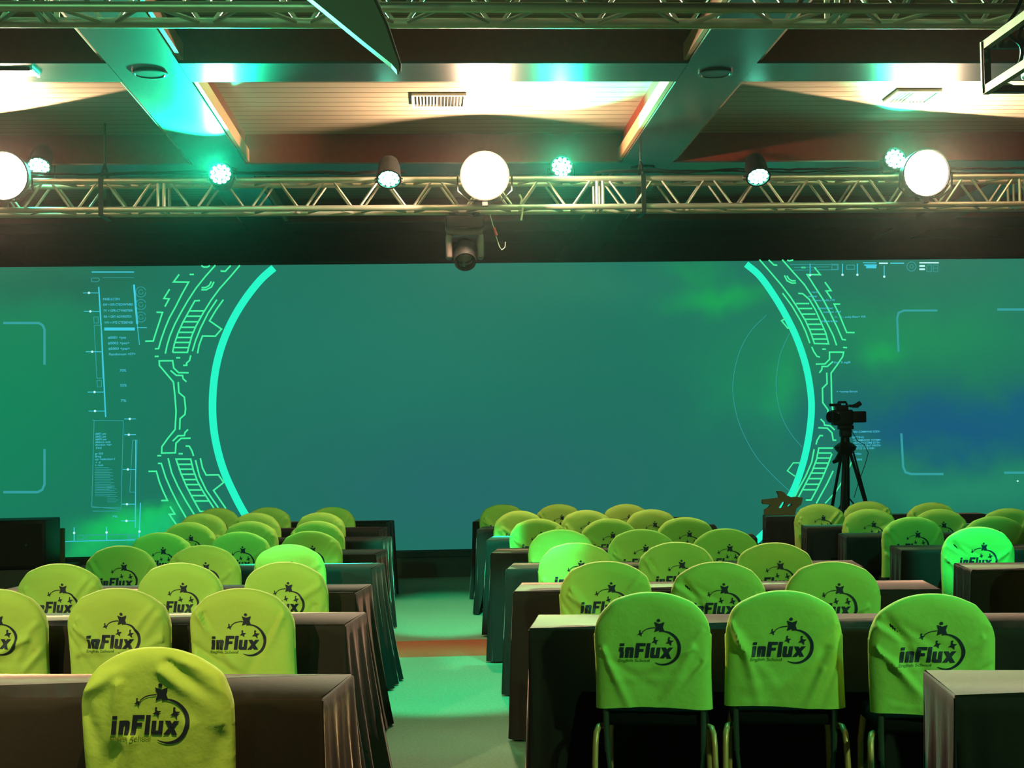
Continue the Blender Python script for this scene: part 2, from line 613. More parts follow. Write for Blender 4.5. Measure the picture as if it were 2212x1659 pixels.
lines = MB()
W_ = 3.4 * PXM
LN = [('A', [(660, 250), (570, 372), (815, 375), (700, 580), (600, 780), (500, 960), (430, 1130), (370, 1300), (325, 1458), (265, 1462)]),
      ('A', [(505, 490), (412, 640), (498, 648), (428, 775)]),
      ('A', [(290, 865), (390, 868), (310, 1110), (238, 1335), (108, 1338)]),
      ('A', [(1250, 100), (1080, 290), (930, 480), (800, 680), (690, 870), (590, 1060), (510, 1250), (465, 1400), (435, 1540)]),
      ('A', [(1650, 100), (1490, 290), (1320, 480), (1180, 670), (1050, 880), (940, 1080), (870, 1240), (825, 1400), (795, 1520), (555, 1520)]),
      ('A', [(1000, 675), (915, 680), (820, 850), (720, 1030), (640, 1210), (580, 1390), (555, 1520)]),
      ('A', [(820, 845), (1060, 845)]), ('A', [(775, 930), (1020, 930)]), ('A', [(730, 1020), (970, 1020)]),
      ('A', [(685, 1110), (925, 1110)]), ('A', [(650, 1192), (885, 1192)]), ('A', [(615, 1277), (860, 1277)]),
      ('A', [(585, 1357), (838, 1357)]), ('A', [(565, 1440), (815, 1440)]),
      ('A', [(1275, 660), (1130, 880), (1010, 1120), (930, 1320), (875, 1500)]),
      ('A', [(1380, 660), (1260, 830), (1155, 1005), (1350, 1140), (1250, 1255), (1040, 1252), (985, 1400), (960, 1535)]),
      ('A', [(830, 250), (900, 250)]), ('A', [(1335, 195), (1410, 200), (1500, 105)]),
      ('A', [(1020, 105), (1060, 130), (1120, 130), (1160, 105)]),
      ('A', [(1025, 465), (1090, 465), (1150, 430), (1185, 365)]), ('A', [(1020, 500), (1100, 500), (1185, 455), (1228, 370)]),
      ('A', [(262, 1585), (328, 1585)]), ('A', [(612, 1607), (678, 1607)]),
      ('B', [(850, 135), (830, 215), (780, 262), (785, 295), (725, 298)]),
      ('B', [(815, 418), (650, 415), (572, 340), (555, 222), (335, 224), (340, 300), (450, 430), (568, 570), (595, 830), (610, 1050), (595, 1340), (480, 1480), (380, 1620), (375, 1725), (600, 1720), (608, 1565), (690, 1485), (848, 1482)]),
      ('B', [(520, 380), (615, 460), (715, 462), (725, 515), (780, 565)]),
      ('B', [(645, 568), (655, 740), (745, 815), (765, 1000), (755, 1095), (675, 1165), (668, 1345)]),
      ('B', [(805, 1340), (755, 1390), (745, 1440), (645, 1442), (555, 1530)]),
      ('C', [(765, 252), (825, 255), (868, 330), (895, 415)]),
      ('C', [(305, 410), (370, 410)]), ('C', [(650, 378), (720, 378)]),
      ('C', [(315, 535), (370, 538), (440, 760), (530, 970), (640, 1190), (790, 1450)]),
      ('C', [(160, 665), (290, 665), (340, 840), (400, 990), (470, 1138), (368, 1140)]),
      ('C', [(480, 450), (540, 690), (640, 910), (760, 1130), (920, 1390)]),
      ('C', [(1085, 1318), (1000, 1315), (890, 1120), (780, 910), (690, 700), (610, 465), (848, 465), (890, 640), (960, 830), (1060, 1010), (1230, 1270)]),
      ('C', [(625, 550), (865, 550)]), ('C', [(650, 630), (890, 630)]), ('C', [(680, 712), (918, 712)]),
      ('C', [(715, 797), (950, 797)]), ('C', [(755, 880), (990, 880)]), ('C', [(805, 968), (1040, 968)]),
      ('C', [(855, 1060), (1085, 1060)]), ('C', [(905, 1147), (1140, 1147)]),
      ('C', [(925, 480), (990, 740), (1100, 970), (1300, 1260)]),
      ('C', [(1005, 450), (1040, 610), (1100, 725), (1300, 722), (1385, 845), (1220, 975), (1420, 1270)]),
      ('C', [(510, 1235), (590, 1360), (500, 1365), (600, 1510), (700, 1640)]),
      ('D', [(150, 85), (330, 290), (500, 490), (660, 700), (790, 900), (900, 1080), (980, 1260), (1045, 1450), (1275, 1455), (1230, 1280), (1150, 1100), (1060, 900), (960, 730), (855, 640), (780, 632)]),
      ('D', [(520, 85), (700, 290), (880, 490), (1020, 700), (1150, 930), (1270, 1160), (1350, 1320), (1405, 1480)]),
      ('D', [(1045, 210), (1140, 330), (925, 328), (1060, 540), (1190, 740), (1300, 950), (1420, 1200), (1500, 1385), (1560, 1392)]),
      ('D', [(1215, 450), (1315, 590), (1235, 595), (1320, 720)]),
      ('D', [(1465, 808), (1365, 808), (1450, 980), (1520, 1150), (1570, 1270), (1700, 1272)]),
      ('D', [(300, 90), (385, 170), (440, 175)]), ('D', [(600, 95), (640, 105), (700, 90)]),
      ('D', [(525, 630), (680, 840), (820, 1080), (900, 1250), (970, 1445)]),
      ('D', [(555, 340), (600, 430), (680, 468), (745, 465)]), ('D', [(595, 345), (630, 400), (680, 430), (740, 430)]),
      ('D', [(745, 800), (960, 800)]), ('D', [(795, 880), (1010, 880)]), ('D', [(845, 970), (1060, 970)]),
      ('D', [(890, 1055), (1110, 1055)]), ('D', [(930, 1137), (1150, 1137)]), ('D', [(965, 1220), (1190, 1220)]),
      ('D', [(1000, 1298), (1220, 1298)]), ('D', [(1025, 1378), (1245, 1378)]),
      ('D', [(590, 1030), (510, 1080), (610, 1200), (665, 1205)]),
      ('D', [(830, 213), (900, 213)]), ('D', [(1170, 1542), (1230, 1542)]), ('D', [(1510, 1512), (1575, 1518)]),
      ('E', [(1000, 70), (1035, 150), (1085, 225), (1135, 238)]),
      ('E', [(1065, 352), (1215, 350), (1290, 275), (1290, 158), (1520, 158), (1505, 230), (1410, 370), (1315, 500), (1320, 700), (1325, 960), (1345, 1120)]),
      ('E', [(1125, 495), (1165, 440), (1170, 390), (1255, 390), (1345, 310)]),
      ('E', [(1245, 490), (1250, 670), (1175, 745), (1180, 980), (1262, 1090), (1275, 1250)]),
      ('E', [(1145, 1245), (1200, 1300), (1210, 1345), (1300, 1355), (1375, 1425)]),
      ('E', [(1105, 1388), (1255, 1395), (1330, 1470), (1350, 1590), (1400, 1590)]),
      ('E', [(1185, 1518), (1135, 1515), (1090, 1590), (1070, 1660)]),
      ('F', [(1040, 80), (1000, 290), (900, 520), (800, 700), (715, 870)]),
      ('F', [(785, 860), (900, 640), (1010, 430), (1080, 240), (1115, 60), (1350, 60)]),
      ('F', [(1330, 150), (1260, 340), (1180, 530), (1090, 720), (990, 905), (905, 905)]),
      ('F', [(1110, 140), (1320, 140)]), ('F', [(1085, 222), (1300, 222)]), ('F', [(1060, 304), (1270, 304)]),
      ('F', [(1030, 388), (1240, 388)]), ('F', [(990, 468), (1200, 468)]), ('F', [(950, 557), (1160, 557)]),
      ('F', [(900, 650), (1115, 650)]), ('F', [(860, 738), (1065, 738)]),
      ('F', [(1350, 430), (1250, 640), (1075, 960)]), ('F', [(1650, 280), (1560, 500), (1400, 760), (1220, 960)]),
      ('F', [(805, 300), (700, 300), (605, 430), (730, 520)])]
for c, pts in LN:
    stroke(lines, cz(c, pts), W_ * (0.8 if c == 'F' and len(pts) == 4 else 1))
GFX.append((lines, emis('screen_green_line', lin(68, 245, 160), 1.0)))

# pale corner brackets, thin arcs and the small blue read-outs
faint = MB()


def L(mb, pts, w):
    stroke(mb, [sp_(*p) for p in pts], w * PXM)


L(faint, [(8, 698), (85, 698), (93, 703), (97, 712), (97, 788)], 5)
L(faint, [(97, 970), (97, 1046), (92, 1058), (82, 1063), (8, 1063)], 5)
L(faint, [(2024, 671), (1952, 671), (1940, 676), (1937, 688), (1940, 760)], 4.5)
L(faint, [(1946, 936), (1950, 1008), (1955, 1020), (1967, 1024), (2037, 1024)], 5)
L(faint, [(2153, 669), (2240, 669)], 5)
L(faint, [(2168, 1021), (2260, 1021)], 5)
L(faint, [(200, 908), (267, 909), (262, 1100), (199, 1094), (204, 908)], 1.4)
L(faint, [(201, 1104), (259, 1104)], 1.4)
L(faint, [(199, 1096), (260, 1096)], 1.2)
L(faint, [(287, 951), (297, 951), (293, 1063), (281, 1063), (287, 951)], 1.4)
L(faint, [(204, 703), (219, 703), (222, 817), (210, 817), (204, 703)], 1.4)
L(faint, [(203, 685), (213, 685), (213, 698), (204, 698), (203, 685)], 1.4)
L(faint, [(210, 822), (220, 822), (220, 836), (211, 836), (210, 822)], 1.4)
L(faint, [(169, 1156), (181, 1156), (181, 1165), (169, 1165), (169, 1156)], 1.4)
L(faint, [(186, 1156), (277, 1154), (277, 1166), (186, 1167), (186, 1156)], 1.6)
L(faint, [(281, 1155), (293, 1155), (293, 1164), (281, 1164), (281, 1155)], 1.4)
L(faint, [(199, 601), (214, 601), (216, 605), (212, 609), (199, 609), (199, 601)], 1.4)
L(faint, [(222, 600), (290, 600)], 1.0)
for cy, rr in ((631, 11), (658, 11), (685, 11)):
    L(faint, [(305 + rr * cos(a), cy + rr * sin(a)) for a in [i * pi / 9 for i in range(18)]], 1.4)
    L(faint, [(305 + 5 * cos(a), cy + 5 * sin(a)) for a in [i * pi / 5 for i in range(10)]], 1.2)
L(faint, smoothp([(1655, 681), (1620, 717), (1595, 765), (1583, 822), (1585, 870), (1600, 925), (1632, 985), (1672, 1030), (1706, 1062)]), 1.1)
L(faint, smoothp([(1705, 720), (1685, 765), (1676, 820), (1678, 860), (1690, 905), (1710, 940), (1732, 966)]), 1.1)
L(faint, [(1823, 1070), (1858, 1100)], 1.0)
for i in range(18):
    y = 1010 + i * 3.6
    L(faint, [(206, y), (206 + 30 + (i * 7 % 13), y)], 1.2)
for i in range(9):
    L(faint, [(232, 1052 + i * 4), (248 + (i * 5 % 9), 1052 + i * 4)], 1.0)
L(faint, [(1706, 572), (1810, 571), (1810, 583), (1712, 584)], 1.4)
L(faint, [(1796, 573), (1808, 573), (1808, 582), (1796, 582), (1796, 573)], 1.4)
L(faint, [(1715, 578), (1790, 577)], 1.2)
L(faint, [(1968 + 10 * cos(a), 576 + 10 * sin(a)) for a in [i * pi / 8 for i in range(17)]], 1.6)
L(faint, [(1968 + 4 * cos(a), 576 + 4 * sin(a)) for a in [i * pi / 4 for i in range(9)]], 1.4)
L(faint, [(2001, 573), (2011, 573), (2011, 587), (2001, 587), (2001, 573)], 1.4)
L(faint, [(2015, 573), (2025, 573), (2025, 587), (2015, 587), (2015, 573)], 1.2)
L(faint, [(2015, 580), (2025, 580)], 1.2)
L(faint, [(1828, 573), (1845, 573), (1845, 582), (1828, 582), (1828, 573)], 1.6)
GFX.append((faint, emis('screen_pale_teal', lin(52, 160, 160), 1.0)))

blue = MB()
L(blue, [(199, 588), (290, 588)], 2.6)
L(blue, [(214, 620), (220, 720), (229, 901)], 2.8)
L(blue, [(290, 615), (297, 700)], 4.2)
L(blue, [(297, 700), (302, 745)], 1.4)
L(blue, [(298, 708), (318, 708)], 1.4)
L(blue, [(294, 950), (293, 1140)], 2)
L(blue, [(304, 1086), (301, 1160)], 2.2)
L(blue, [(112, 1171), (160, 1169), (292, 1166)], 1.8)
L(blue, [(111, 1171), (121, 1170)], 5)
L(blue, [(100, 1147), (108, 1147), (115, 1153), (117, 1166)], 1.6)
for (x, y, x2) in [(180, 633, 215), (182, 673, 216), (186, 760, 220), (190, 847, 226), (192, 888, 228)]:
    L(blue, [(x, y), (x2, y)], 1.6)
for (x, y, x2) in [(269, 905, 294), (269, 939, 294), (266, 1014, 294), (264, 1089, 294), (262, 1125, 294)]:
    L(blue, [(x, y), (x2, y)], 1.6)
for (x, y) in [(129, 1151), (161, 1151), (231, 1150)]:
    L(blue, [(x, y - 12), (x, y + 18)], 2)
for (x, y) in [(1819, 594), (1851, 594), (1909, 598), (1749, 594)]:
    L(blue, [(x, y - 24), (x, y)], 2)
L(blue, [(1863, 568), (1892, 568)], 2)
L(blue, [(1870, 576), (1892, 576)], 8)
L(blue, [(1866, 573), (1893, 573)], 3)
L(blue, [(1922, 569), (1952, 569)], 2.4)
L(blue, [(226, 711), (292, 711)], 6.5)
GFX.append((blue, emis('screen_blue', lin(64, 205, 226), 1.0)))

whites = MB()
for (x, y) in [(193, 633), (196, 673), (200, 760), (205, 847), (206, 888), (281, 905), (279, 939), (277, 1014), (275, 1089), (274, 1125), (129, 1151), (161, 1151), (231, 1150), (302, 1148), (1819, 594), (1851, 594), (1909, 598), (1749, 595), (2197, 1039)]:
    rr = 2.6 if x != 2197 else 2.0
    c = [sp_(x + rr * cos(a), y + rr * sin(a)) for a in [i * pi / 5 for i in range(10)]]
    whites.add([(p[0], GY - 0.002, p[1]) for p in c], [tuple(range(10))])
L(whites, [(1898, 569), (1917, 569)], 3)
L(whites, [(1985, 568), (2027, 568)], 3)
L(whites, [(1985, 575), (1997, 575)], 4)
L(whites, [(1985, 582), (1997, 582)], 4)
GFX.append((whites, emis('screen_white', lin(190, 250, 250), 1.0)))


def smooth3(pts, k=4):
    out = []
    n = len(pts)
    for i in range(n - 1):
        p = [Vector(pts[min(max(i + q, 0), n - 1)]) for q in (-1, 0, 1, 2)]
        for j in range(k):
            t_ = j / k
            out.append(0.5 * (2 * p[1] + (p[2] - p[0]) * t_ + (2 * p[0] - 5 * p[1] + 4 * p[2] - p[3]) * t_ * t_ + (3 * p[1] - p[0] - 3 * p[2] + p[3]) * t_ ** 3))
    out.append(Vector(pts[-1]))
    return out


def text_poly(txt, size):
    cu = bpy.data.curves.new('t', 'FONT')
    cu.body = txt
    cu.size = size
    cu.offset = size * 0.012
    o_ = bpy.data.objects.new('t', cu)
    COL.objects.link(o_)
    dg = bpy.context.evaluated_depsgraph_get()
    me = o_.evaluated_get(dg).to_mesh()
    vs = [(v.co.x, v.co.y) for v in me.vertices]
    fs = [tuple(p.vertices) for p in me.polygons]
    o_.evaluated_get(dg).to_mesh_clear()
    bpy.data.objects.remove(o_)
    bpy.data.curves.remove(cu)
    return vs, fs


txt = MB()


def T(s, x, y, h, w=None, mb=None):
    """screen text with its baseline at photo y, cap height h px, fitted to w px"""
    vs, fs = text_poly(s, h * PXM / 0.7)
    wd = max(v[0] for v in vs) or 1
    k_ = (w * PXM / wd) if w else 1
    p = sp_(x, y)
    (mb or txt).add([(p[0] + v[0] * k_, GY - 0.001, p[1] + v[1]) for v in vs], fs)


for s_, x, y, w in [('PASELLCON', 223, 649, 35), ('AW < KP0 CTECHWW803', 223, 661, 63), ('YY < GPR-CTW60750R', 224, 674, 62), ('RR < GRY AGWK07D3', 225, 687, 58), ('YW < PTS CTE58745B', 226, 700, 60),
                    ('#5001 <pas', 234, 732, 38), ('#5002 <pas>', 234, 744, 45), ('#5003 <pas>', 235, 756, 45), ('Randomum <07>', 236, 768, 56),
                    ('70%', 259, 803, 14), ('55%', 260, 835, 14), ('7%', 261, 868, 12), ('7%', 243, 1118, 11),
                    ('##01 pas', 207, 939, 22), ('##02 pas', 207, 945, 22), ('##03 pas', 207, 951, 23), ('#labora seek', 207, 957, 32), ('#random <sb>', 207, 963, 34), ('PAS', 208, 970, 12), ('gr 503', 206, 982, 17), ('#reg', 206, 988, 13), ('upr <selection>.f', 206, 994, 42), ('> d', 207, 1001, 10), ('> <sub', 206, 1007, 17),
                    ('> rand', 1745, 633, 22), ('setup', 1745, 642, 20), ('> view.f edit.r70', 1752, 651, 52), ('select bar', 1765, 668, 36), ('count ref', 1777, 676, 40), ('->.. <.. subj.files> RR', 1800, 687, 72),
                    ('data', 1772, 696, 38), ('for 3.eg8', 1800, 785, 37), ('> <comp-Struct', 1806, 848, 47),
                    ('<SRK COMMWND KDES>', 1840, 935, 62), ('SETTING', 1840, 947, 26), ('<COMMAND YSTRM>', 1842, 953, 62), ('<RETURN COME RSTR>', 1842, 959, 60), ('<SWITCH STRAT WRSTR>', 1842, 965, 62), ('<RSTCE ONE WB>', 1842, 971, 48), ('<COTRN', 1838, 983, 22), ('<DAXURNE', 1838, 995, 24)]:
    T(s_, x, y, 5.2 if y < 900 and x < 400 else 4.2, w)
GFX.append((txt, emis('screen_blue_text', lin(76, 196, 222), 1.0)))

face_mats = [face_mat]
for g_, gm in GFX:
    face_mb.add(g_.v, g_.f, len(face_mats))
    face_mats.append(gm)
face_mb.build('display_face', face_mats, scr)

# ------------------------------------------------------------------ chairs
CW, CTOP, CBOT, ZSH = 0.222, 0.92, 0.478, 0.748            # half width, top, hem, shoulder height


def outline_top(x, sh):
    u = min(1.0, abs(x) / CW)
    return ZSH - sh + (CTOP - ZSH + sh) * (max(0.0, 1 - u ** 2.15)) ** (1 / 2.0)


class Cover:
    def __init__(s, seed):
        rnd = random.Random(seed)
        s.folds = []
        for i in range(rnd.choice([7, 9, 12])):
            side = rnd.choice([-1, 1])
            x0, z0 = side * rnd.uniform(0.14, 0.24), rnd.uniform(0.62, 0.86)
            x1, z1 = side * rnd.uniform(-0.12, 0.12), z0 - rnd.uniform(0.10, 0.32)
            s.folds.append((x0, z0, x1, z1, rnd.uniform(0.010, 0.017), rnd.uniform(0.009, 0.021) * rnd.choice([1, 1, -0.8])))
        for i in range(3):                                  # soft sags across
            z0 = rnd.uniform(0.48, 0.66)
            s.folds.append((-0.15, z0, 0.15, z0 + rnd.uniform(-.03, .03), rnd.uniform(0.010, 0.018), rnd.uniform(0.001, 0.004)))
        if seed == 0:                                       # the big creases of the chair nearest the camera
            s.folds = [(-0.20, 0.86, -0.06, 0.90, 0.014, -0.012), (-0.20, 0.80, -0.07, 0.875, 0.018, 0.013), (-0.21, 0.76, -0.15, 0.55, 0.022, -0.013),
                       (-0.10, 0.82, -0.13, 0.62, 0.016, 0.012), (-0.12, 0.62, -0.20, 0.44, 0.026, -0.014), (-0.07, 0.66, -0.14, 0.46, 0.018, 0.012),
                       (0.05, 0.885, 0.18, 0.78, 0.014, -0.013), (0.03, 0.86, 0.14, 0.77, 0.014, 0.009), (0.10, 0.89, 0.20, 0.84, 0.013, 0.010), (0.20, 0.66, 0.13, 0.45, 0.03, -0.012), (0.10, 0.70, 0.07, 0.46, 0.03, 0.006)]
            s.folds = [(a_, b_, c_, d_, w_ * 0.9, k_ * 1.5) for a_, b_, c_, d_, w_, k_ in s.folds]
        s.ph = [rnd.uniform(0, 6) for _ in range(4)]
        s.bump = [(rnd.choice([-1, 1]) * rnd.uniform(0.12, 0.2), rnd.uniform(0.015, 0.03), rnd.uniform(0.003, 0.011)) for _ in range(4)]
        s.sh = rnd.uniform(-0.01, 0.015)

    def top(s, x):
        return outline_top(x, s.sh)

    def h(s, x, z):
        """outward bulge of the back face at (x, z)"""
        e = min(CW - abs(x), (s.top(x) - z) * 0.9)
        e = max(0.0, e)
        d = 0.010 + 0.026 * (1 - exp(-e / 0.020))
        amp = 1 - exp(-e / 0.02)
        for (x0, z0, x1, z1, w, a) in s.folds:
            dx, dz = x1 - x0, z1 - z0
            t = ((x - x0) * dx + (z - z0) * dz) / (dx * dx + dz * dz)
            tc_ = max(0.0, min(1.0, t))
            px, pz = x0 + dx * tc_, z0 + dz * tc_
            q = (x - px) ** 2 + (z - pz) ** 2
            env = 1 - 0.85 * tc_
            d += a * env * exp(-q / (w * w * (1 + 1.5 * tc_))) * amp
        d += 0.0015 * sin(31 * x + s.ph[0]) * sin(23 * z + s.ph[1]) * amp
        return d

    def y(s, x, z, front=False):
        rake = -(z - 0.45) * 0.11
        if front:
            return rake + 0.022 + 0.006 * (1 - exp(-max(0, min(CW - abs(x), s.top(x) - z)) / 0.03))
        return rake - s.h(x, z)

    def xo(s, x, z):
        """sideways wobble of the outline"""
        k_ = x / CW
        f = 1 + 0.02 * sin(9 * z + s.ph[2]) * k_ * k_
        for (bx, bw, ba) in s.bump:
            if bx * x > 0:
                f += ba / CW * exp(-((abs(x) - abs(bx)) / bw) ** 2) * (1 if z > 0.7 else 0)
        return x * f

    def mesh(s, nu=72, nv=64):
        mb = MB()
        us = [CW * sin(pi / 2 * (-1 + 2 * i / nu)) for i in range(nu + 1)]
        rows = []
        for fr in (False, True):
            idx = {}
            vs = []
            for j in range(nv + 1):
                v = j / nv
                for i, x in enumerate(us):
                    zt = s.top(x)
                    zb = CBOT + 0.006 * sin(12 * x + s.ph[3])
                    z = zb + (zt - zb) * (1 - (1 - v) ** 1.25)
                    idx[(i, j)] = len(vs)
                    vs.append((s.xo(x, z), s.y(x, z, fr), z))
            rows.append((vs, idx))
        vs = rows[0][0] + rows[1][0]
        off = len(rows[0][0])
        I = rows[0][1]
        fs = []
        for j in range(nv):
            for i in range(nu):
                fs.append((I[i, j], I[i + 1, j], I[i + 1, j + 1], I[i, j + 1]))
                fs.append((off + I[i, j], off + I[i, j + 1], off + I[i + 1, j + 1], off + I[i + 1, j]))
        rim = [(0, j) for j in range(nv + 1)] + [(i, nv) for i in range(1, nu + 1)] + [(nu, j) for j in range(nv - 1, -1, -1)]
        mid = len(vs)
        for q, (i, j) in enumerate(rim):
            a, b_ = Vector(vs[I[i, j]]), Vector(vs[off + I[i, j]])
            c = (a + b_) / 2
            if j == nv:
                c.z += 0.005
            if i in (0, nu):
                c.x += 0.005 * (1 if i else -1)
            vs.append(tuple(c))
        for q in range(len(rim) - 1):
            a, b_ = I[rim[q]], I[rim[q + 1]]
            fs.append((a, b_, mid + q + 1, mid + q))
            fs.append((mid + q, mid + q + 1, off + b_, off + a))
        mb.add(vs, fs)
        return mb


# the printed emblem, drawn once in local (x, z) metres
def logo_polys():
    K, CX, CY = 0.000537, 545, 95
    P = []

    def q(pts, mi=0, slant=True):
        out = []
        for x, y in pts:
            if slant:
                x = x + (550 - y) * 0.16
            out.append(((x - CX) * K, CTOP - (y - CY) * K))
        P.append((out, mi))

    def rc(x0, y0, x1, y1):
        q([(x0, y1), (x1, y1), (x1, y0), (x0, y0)])
    rc(312, 476, 338, 552)
    rc(312, 448, 338, 468)
    rc(350, 476, 375, 552)
    q([(375, 476), (398, 476), (407, 485), (407, 498), (375, 498)])
    rc(382, 498, 407, 552)
    rc(419, 445, 446, 552)
    rc(446, 445, 486, 467)
    rc(446, 487, 476, 508)
    rc(494, 445, 520, 552)
    rc(530, 476, 555, 530)
    q([(530, 530), (594, 530), (594, 552), (540, 552), (530, 543)])
    rc(569, 476, 594, 530)
    q([(652, 552), (682, 552), (632, 476), (601, 476)])
    q([(600, 552), (630, 552), (684, 476), (654, 476)])
    # swoosh: open circle, thick at the right
    cx, cy, r_ = 622, 478, 118
    n = 40
    A0, A1 = -100, 118
    for i in range(n):
        t0, t1 = i / n, (i + 1) / n
        a0, a1 = R(A0 + (A1 - A0) * t0), R(A0 + (A1 - A0) * t1)
        w0, w1 = [2.0 + 9 * max(0, sin(pi * t)) ** 0.8 for t in (t0, t1)]
        if t0 == 0:
            w0 = 6
        q([(cx + (r_ - w0) * cos(a0), cy + (r_ - w0) * sin(a0)), (cx + (r_ + w0) * cos(a0), cy + (r_ + w0) * sin(a0)),
           (cx + (r_ + w1) * cos(a1), cy + (r_ + w1) * sin(a1)), (cx + (r_ - w1) * cos(a1), cy + (r_ - w1) * sin(a1))][::-1], 0, False)
    # trail from the small figure to the large one
    pts = smoothp([(480, 366), (505, 348), (535, 338), (572, 334)], 4)
    for (x0, y0), (x1, y1) in zip(pts[:-1], pts[1:]):
        q([(x0, y0 + 3.5), (x1, y1 + 3.5), (x1, y1 - 3.5), (x0, y0 - 3.5)], 0, False)

    def man(cx, cy, s_, rot=0):
        star = []
        for k_ in range(8):
            a = R(45 * k_ + 45 + rot)
            rr = s_ * 1.08 if k_ % 2 == 0 else s_ * (0.5 if s_ > 40 else 0.42)
            star.append((cx + rr * cos(a), cy + rr * sin(a)))
        q(star[::-1], 0, False)
        hx, hy = cx - s_ * 0.12, cy - s_ * 0.98
        q([(hx + s_ * 0.25 * cos(a), hy + s_ * 0.25 * sin(a)) for a in [i * pi / 5 for i in range(10)]][::-1], 0, False)
    man(602, 330, 48, 0)
    man(466, 378, 21, 25)
    man(570, 432, 25, 25)
    man(672, 437, 29, 25)
    vs, fs = text_poly('English School', 30)
    wd = max(v[0] for v in vs)
    sub = [((300 + v[0] / wd * 225 + v[1] * 0.2), 580 - v[1]) for v in vs]
    for f in fs:
        q([sub[i] for i in f], 1, False)
    return P


LOGO = logo_polys()


def logo_mesh(cv):
    bm = bmesh.new()
    for pts, mi in LOGO:
        try:
            f = bm.faces.new([bm.verts.new((p[0], 0, p[1])) for p in pts])
            f.material_index = mi
        except ValueError:
            pass
    g = 0.0065
    for k_ in range(-22, 22):
        bmesh.ops.bisect_plane(bm, geom=bm.verts[:] + bm.edges[:] + bm.faces[:], plane_co=(k_ * g, 0, 0), plane_no=(1, 0, 0))
    for k_ in range(34):
        bmesh.ops.bisect_plane(bm, geom=bm.verts[:] + bm.edges[:] + bm.faces[:], plane_co=(0, 0, 0.63 + k_ * g), plane_no=(0, 0, 1))
    bmesh.ops.triangulate(bm, faces=bm.faces[:])
    for v in bm.verts:
        x, z = v.co.x, v.co.z
        v.co = Vector((cv.xo(x, z), cv.y(x, z) - 0.0026, z))
    for f in bm.faces:
        if f.normal.y > 0:
            f.normal_flip()
        f.smooth = True
    me = bpy.data.meshes.new('printed_logo')
    bm.to_mesh(me)
    bm.free()
    me.materials.append(M['ink'])
    me.materials.append(M['pale_ink'])
    o_ = bpy.data.objects.new('printed_logo', me)
    COL.objects.link(o_)
    return o_


def build_chair(seed):
    cv = Cover(seed)
    root = thing('banquet_chair', '', 'chair')
    c = cv.mesh().build('chair_cover', M['cover'], root, smooth=True)
    c['label'] = 'lime green stretch cover with navy print'
    lg = logo_mesh(cv)
    lg.parent = c
    lg['label'] = 'navy printed lettering and ring emblem'
    # black padded back inside the cover, showing a little below the hem
    bk = MB()
    prof = [(-0.19, 0.485), (0.19, 0.485), (0.195, 0.75)] + [(0.19 * cos(a), 0.75 + 0.14 * sin(a)) for a in [i * pi / 10 for i in range(1, 10)]] + [(-0.195, 0.75)]
    sh = Matrix(((1, 0, 0, 0), (0, 1, -0.11, 0.0495), (0, 0, 1, 0), (0, 0, 0, 1)))
    bk.prism(prof, 1, -0.016, 0.016, mt=sh)
    bk.build('backrest', M['chair_black'], root)
    MB().rbox((-0.205, 0.01, 0.40), (0.205, 0.41, 0.462), 0.02).build('seat', M['chair_black'], root, smooth=True)
    for s_ in (-1, 1):
        MB().tube([(s_ * 0.185, 0.022, 0.30), (s_ * 0.187, 0.002, 0.44), (s_ * 0.188, -0.005, 0.52)], 0.012).build('back_post', M['greymetal'], root, smooth=True)
        MB().tube([(s_ * 0.185, 0.02, 0.31), (s_ * 0.175, 0.03, 0.2), (s_ * 0.17, 0.035, 0.12)], 0.009).build('frame_tube', M['greymetal'], root, smooth=True)
        p = [(s_ * 0.205, 0.06, 0.392), (s_ * 0.218, 0.025, 0.395), (s_ * 0.226, 0.0, 0.375), (s_ * 0.229, -0.012, 0.33), (s_ * 0.232, -0.03, 0.2), (s_ * 0.236, -0.06, 0.0)]
        MB().tube(p, 0.012, 10).build('leg', M['brass'], root, smooth=True)
        p = [(s_ * 0.19, 0.36, 0.40), (s_ * 0.2, 0.385, 0.3), (s_ * 0.205, 0.40, 0.0)]
        MB().tube(p, 0.012, 10).build('leg', M['brass'], root, smooth=True)
    return root


A = -0.155                                                 # the rows are turned a little from the hall axis
ORD = ['first', 'second', 'third', 'fourth', 'fifth', 'sixth', 'seventh', 'eighth']
LEFT = [[(-0.82, 4.14)],
        [(-0.80, 5.82), (-1.33, 5.94), (-1.86, 6.02)],
        [(-0.76, 7.12), (-1.30, 7.20), (-1.93, 7.30)],
        [(-0.87, 8.40), (-1.39, 8.47), (-1.90, 8.58)],
        [(-0.86, 9.70), (-1.35, 9.78), (-1.91, 9.86)],
        [(-0.92, 11.00), (-1.46, 11.16), (-1.95, 11.2)],
        [(-1.01, 12.45), (-1.60, 12.62), (-2.08, 12.66)],
        [(-0.98, 13.55), (-1.62, 13.75), (-2.12, 13.8)]]
MID = [[(0.83, 5.33), (1.33, 5.28), (1.83, 5.06)],
       [(0.83, 6.76), (1.35, 6.60), (1.87, 6.48)],
       [(0.82, 8.05), (1.39, 7.95), (1.91, 7.75)],
       [(0.85, 9.33), (1.37, 9.18), (1.91, 9.08)],
       [(0.80, 10.72), (1.33, 10.55), (1.91, 10.52)],
       [(0.74, 12.05), (1.31, 11.95), (1.86, 11.85)],
       [(0.66, 13.38), (1.19, 13.22), (1.80, 12.98)]]
RIGHT = [[(3.42, 7.22)],
         [(3.48, 8.75)],
         [(3.49, 9.99), (4.05, 9.87)],
         [(3.57, 11.25), (4.07, 11.02), (4.60, 10.92)],
         [(3.45, 12.30), (3.99, 12.62), (4.42, 12.15)]]
SEAT3 = ['at the centre aisle end', 'in the middle seat', 'at the outer end']
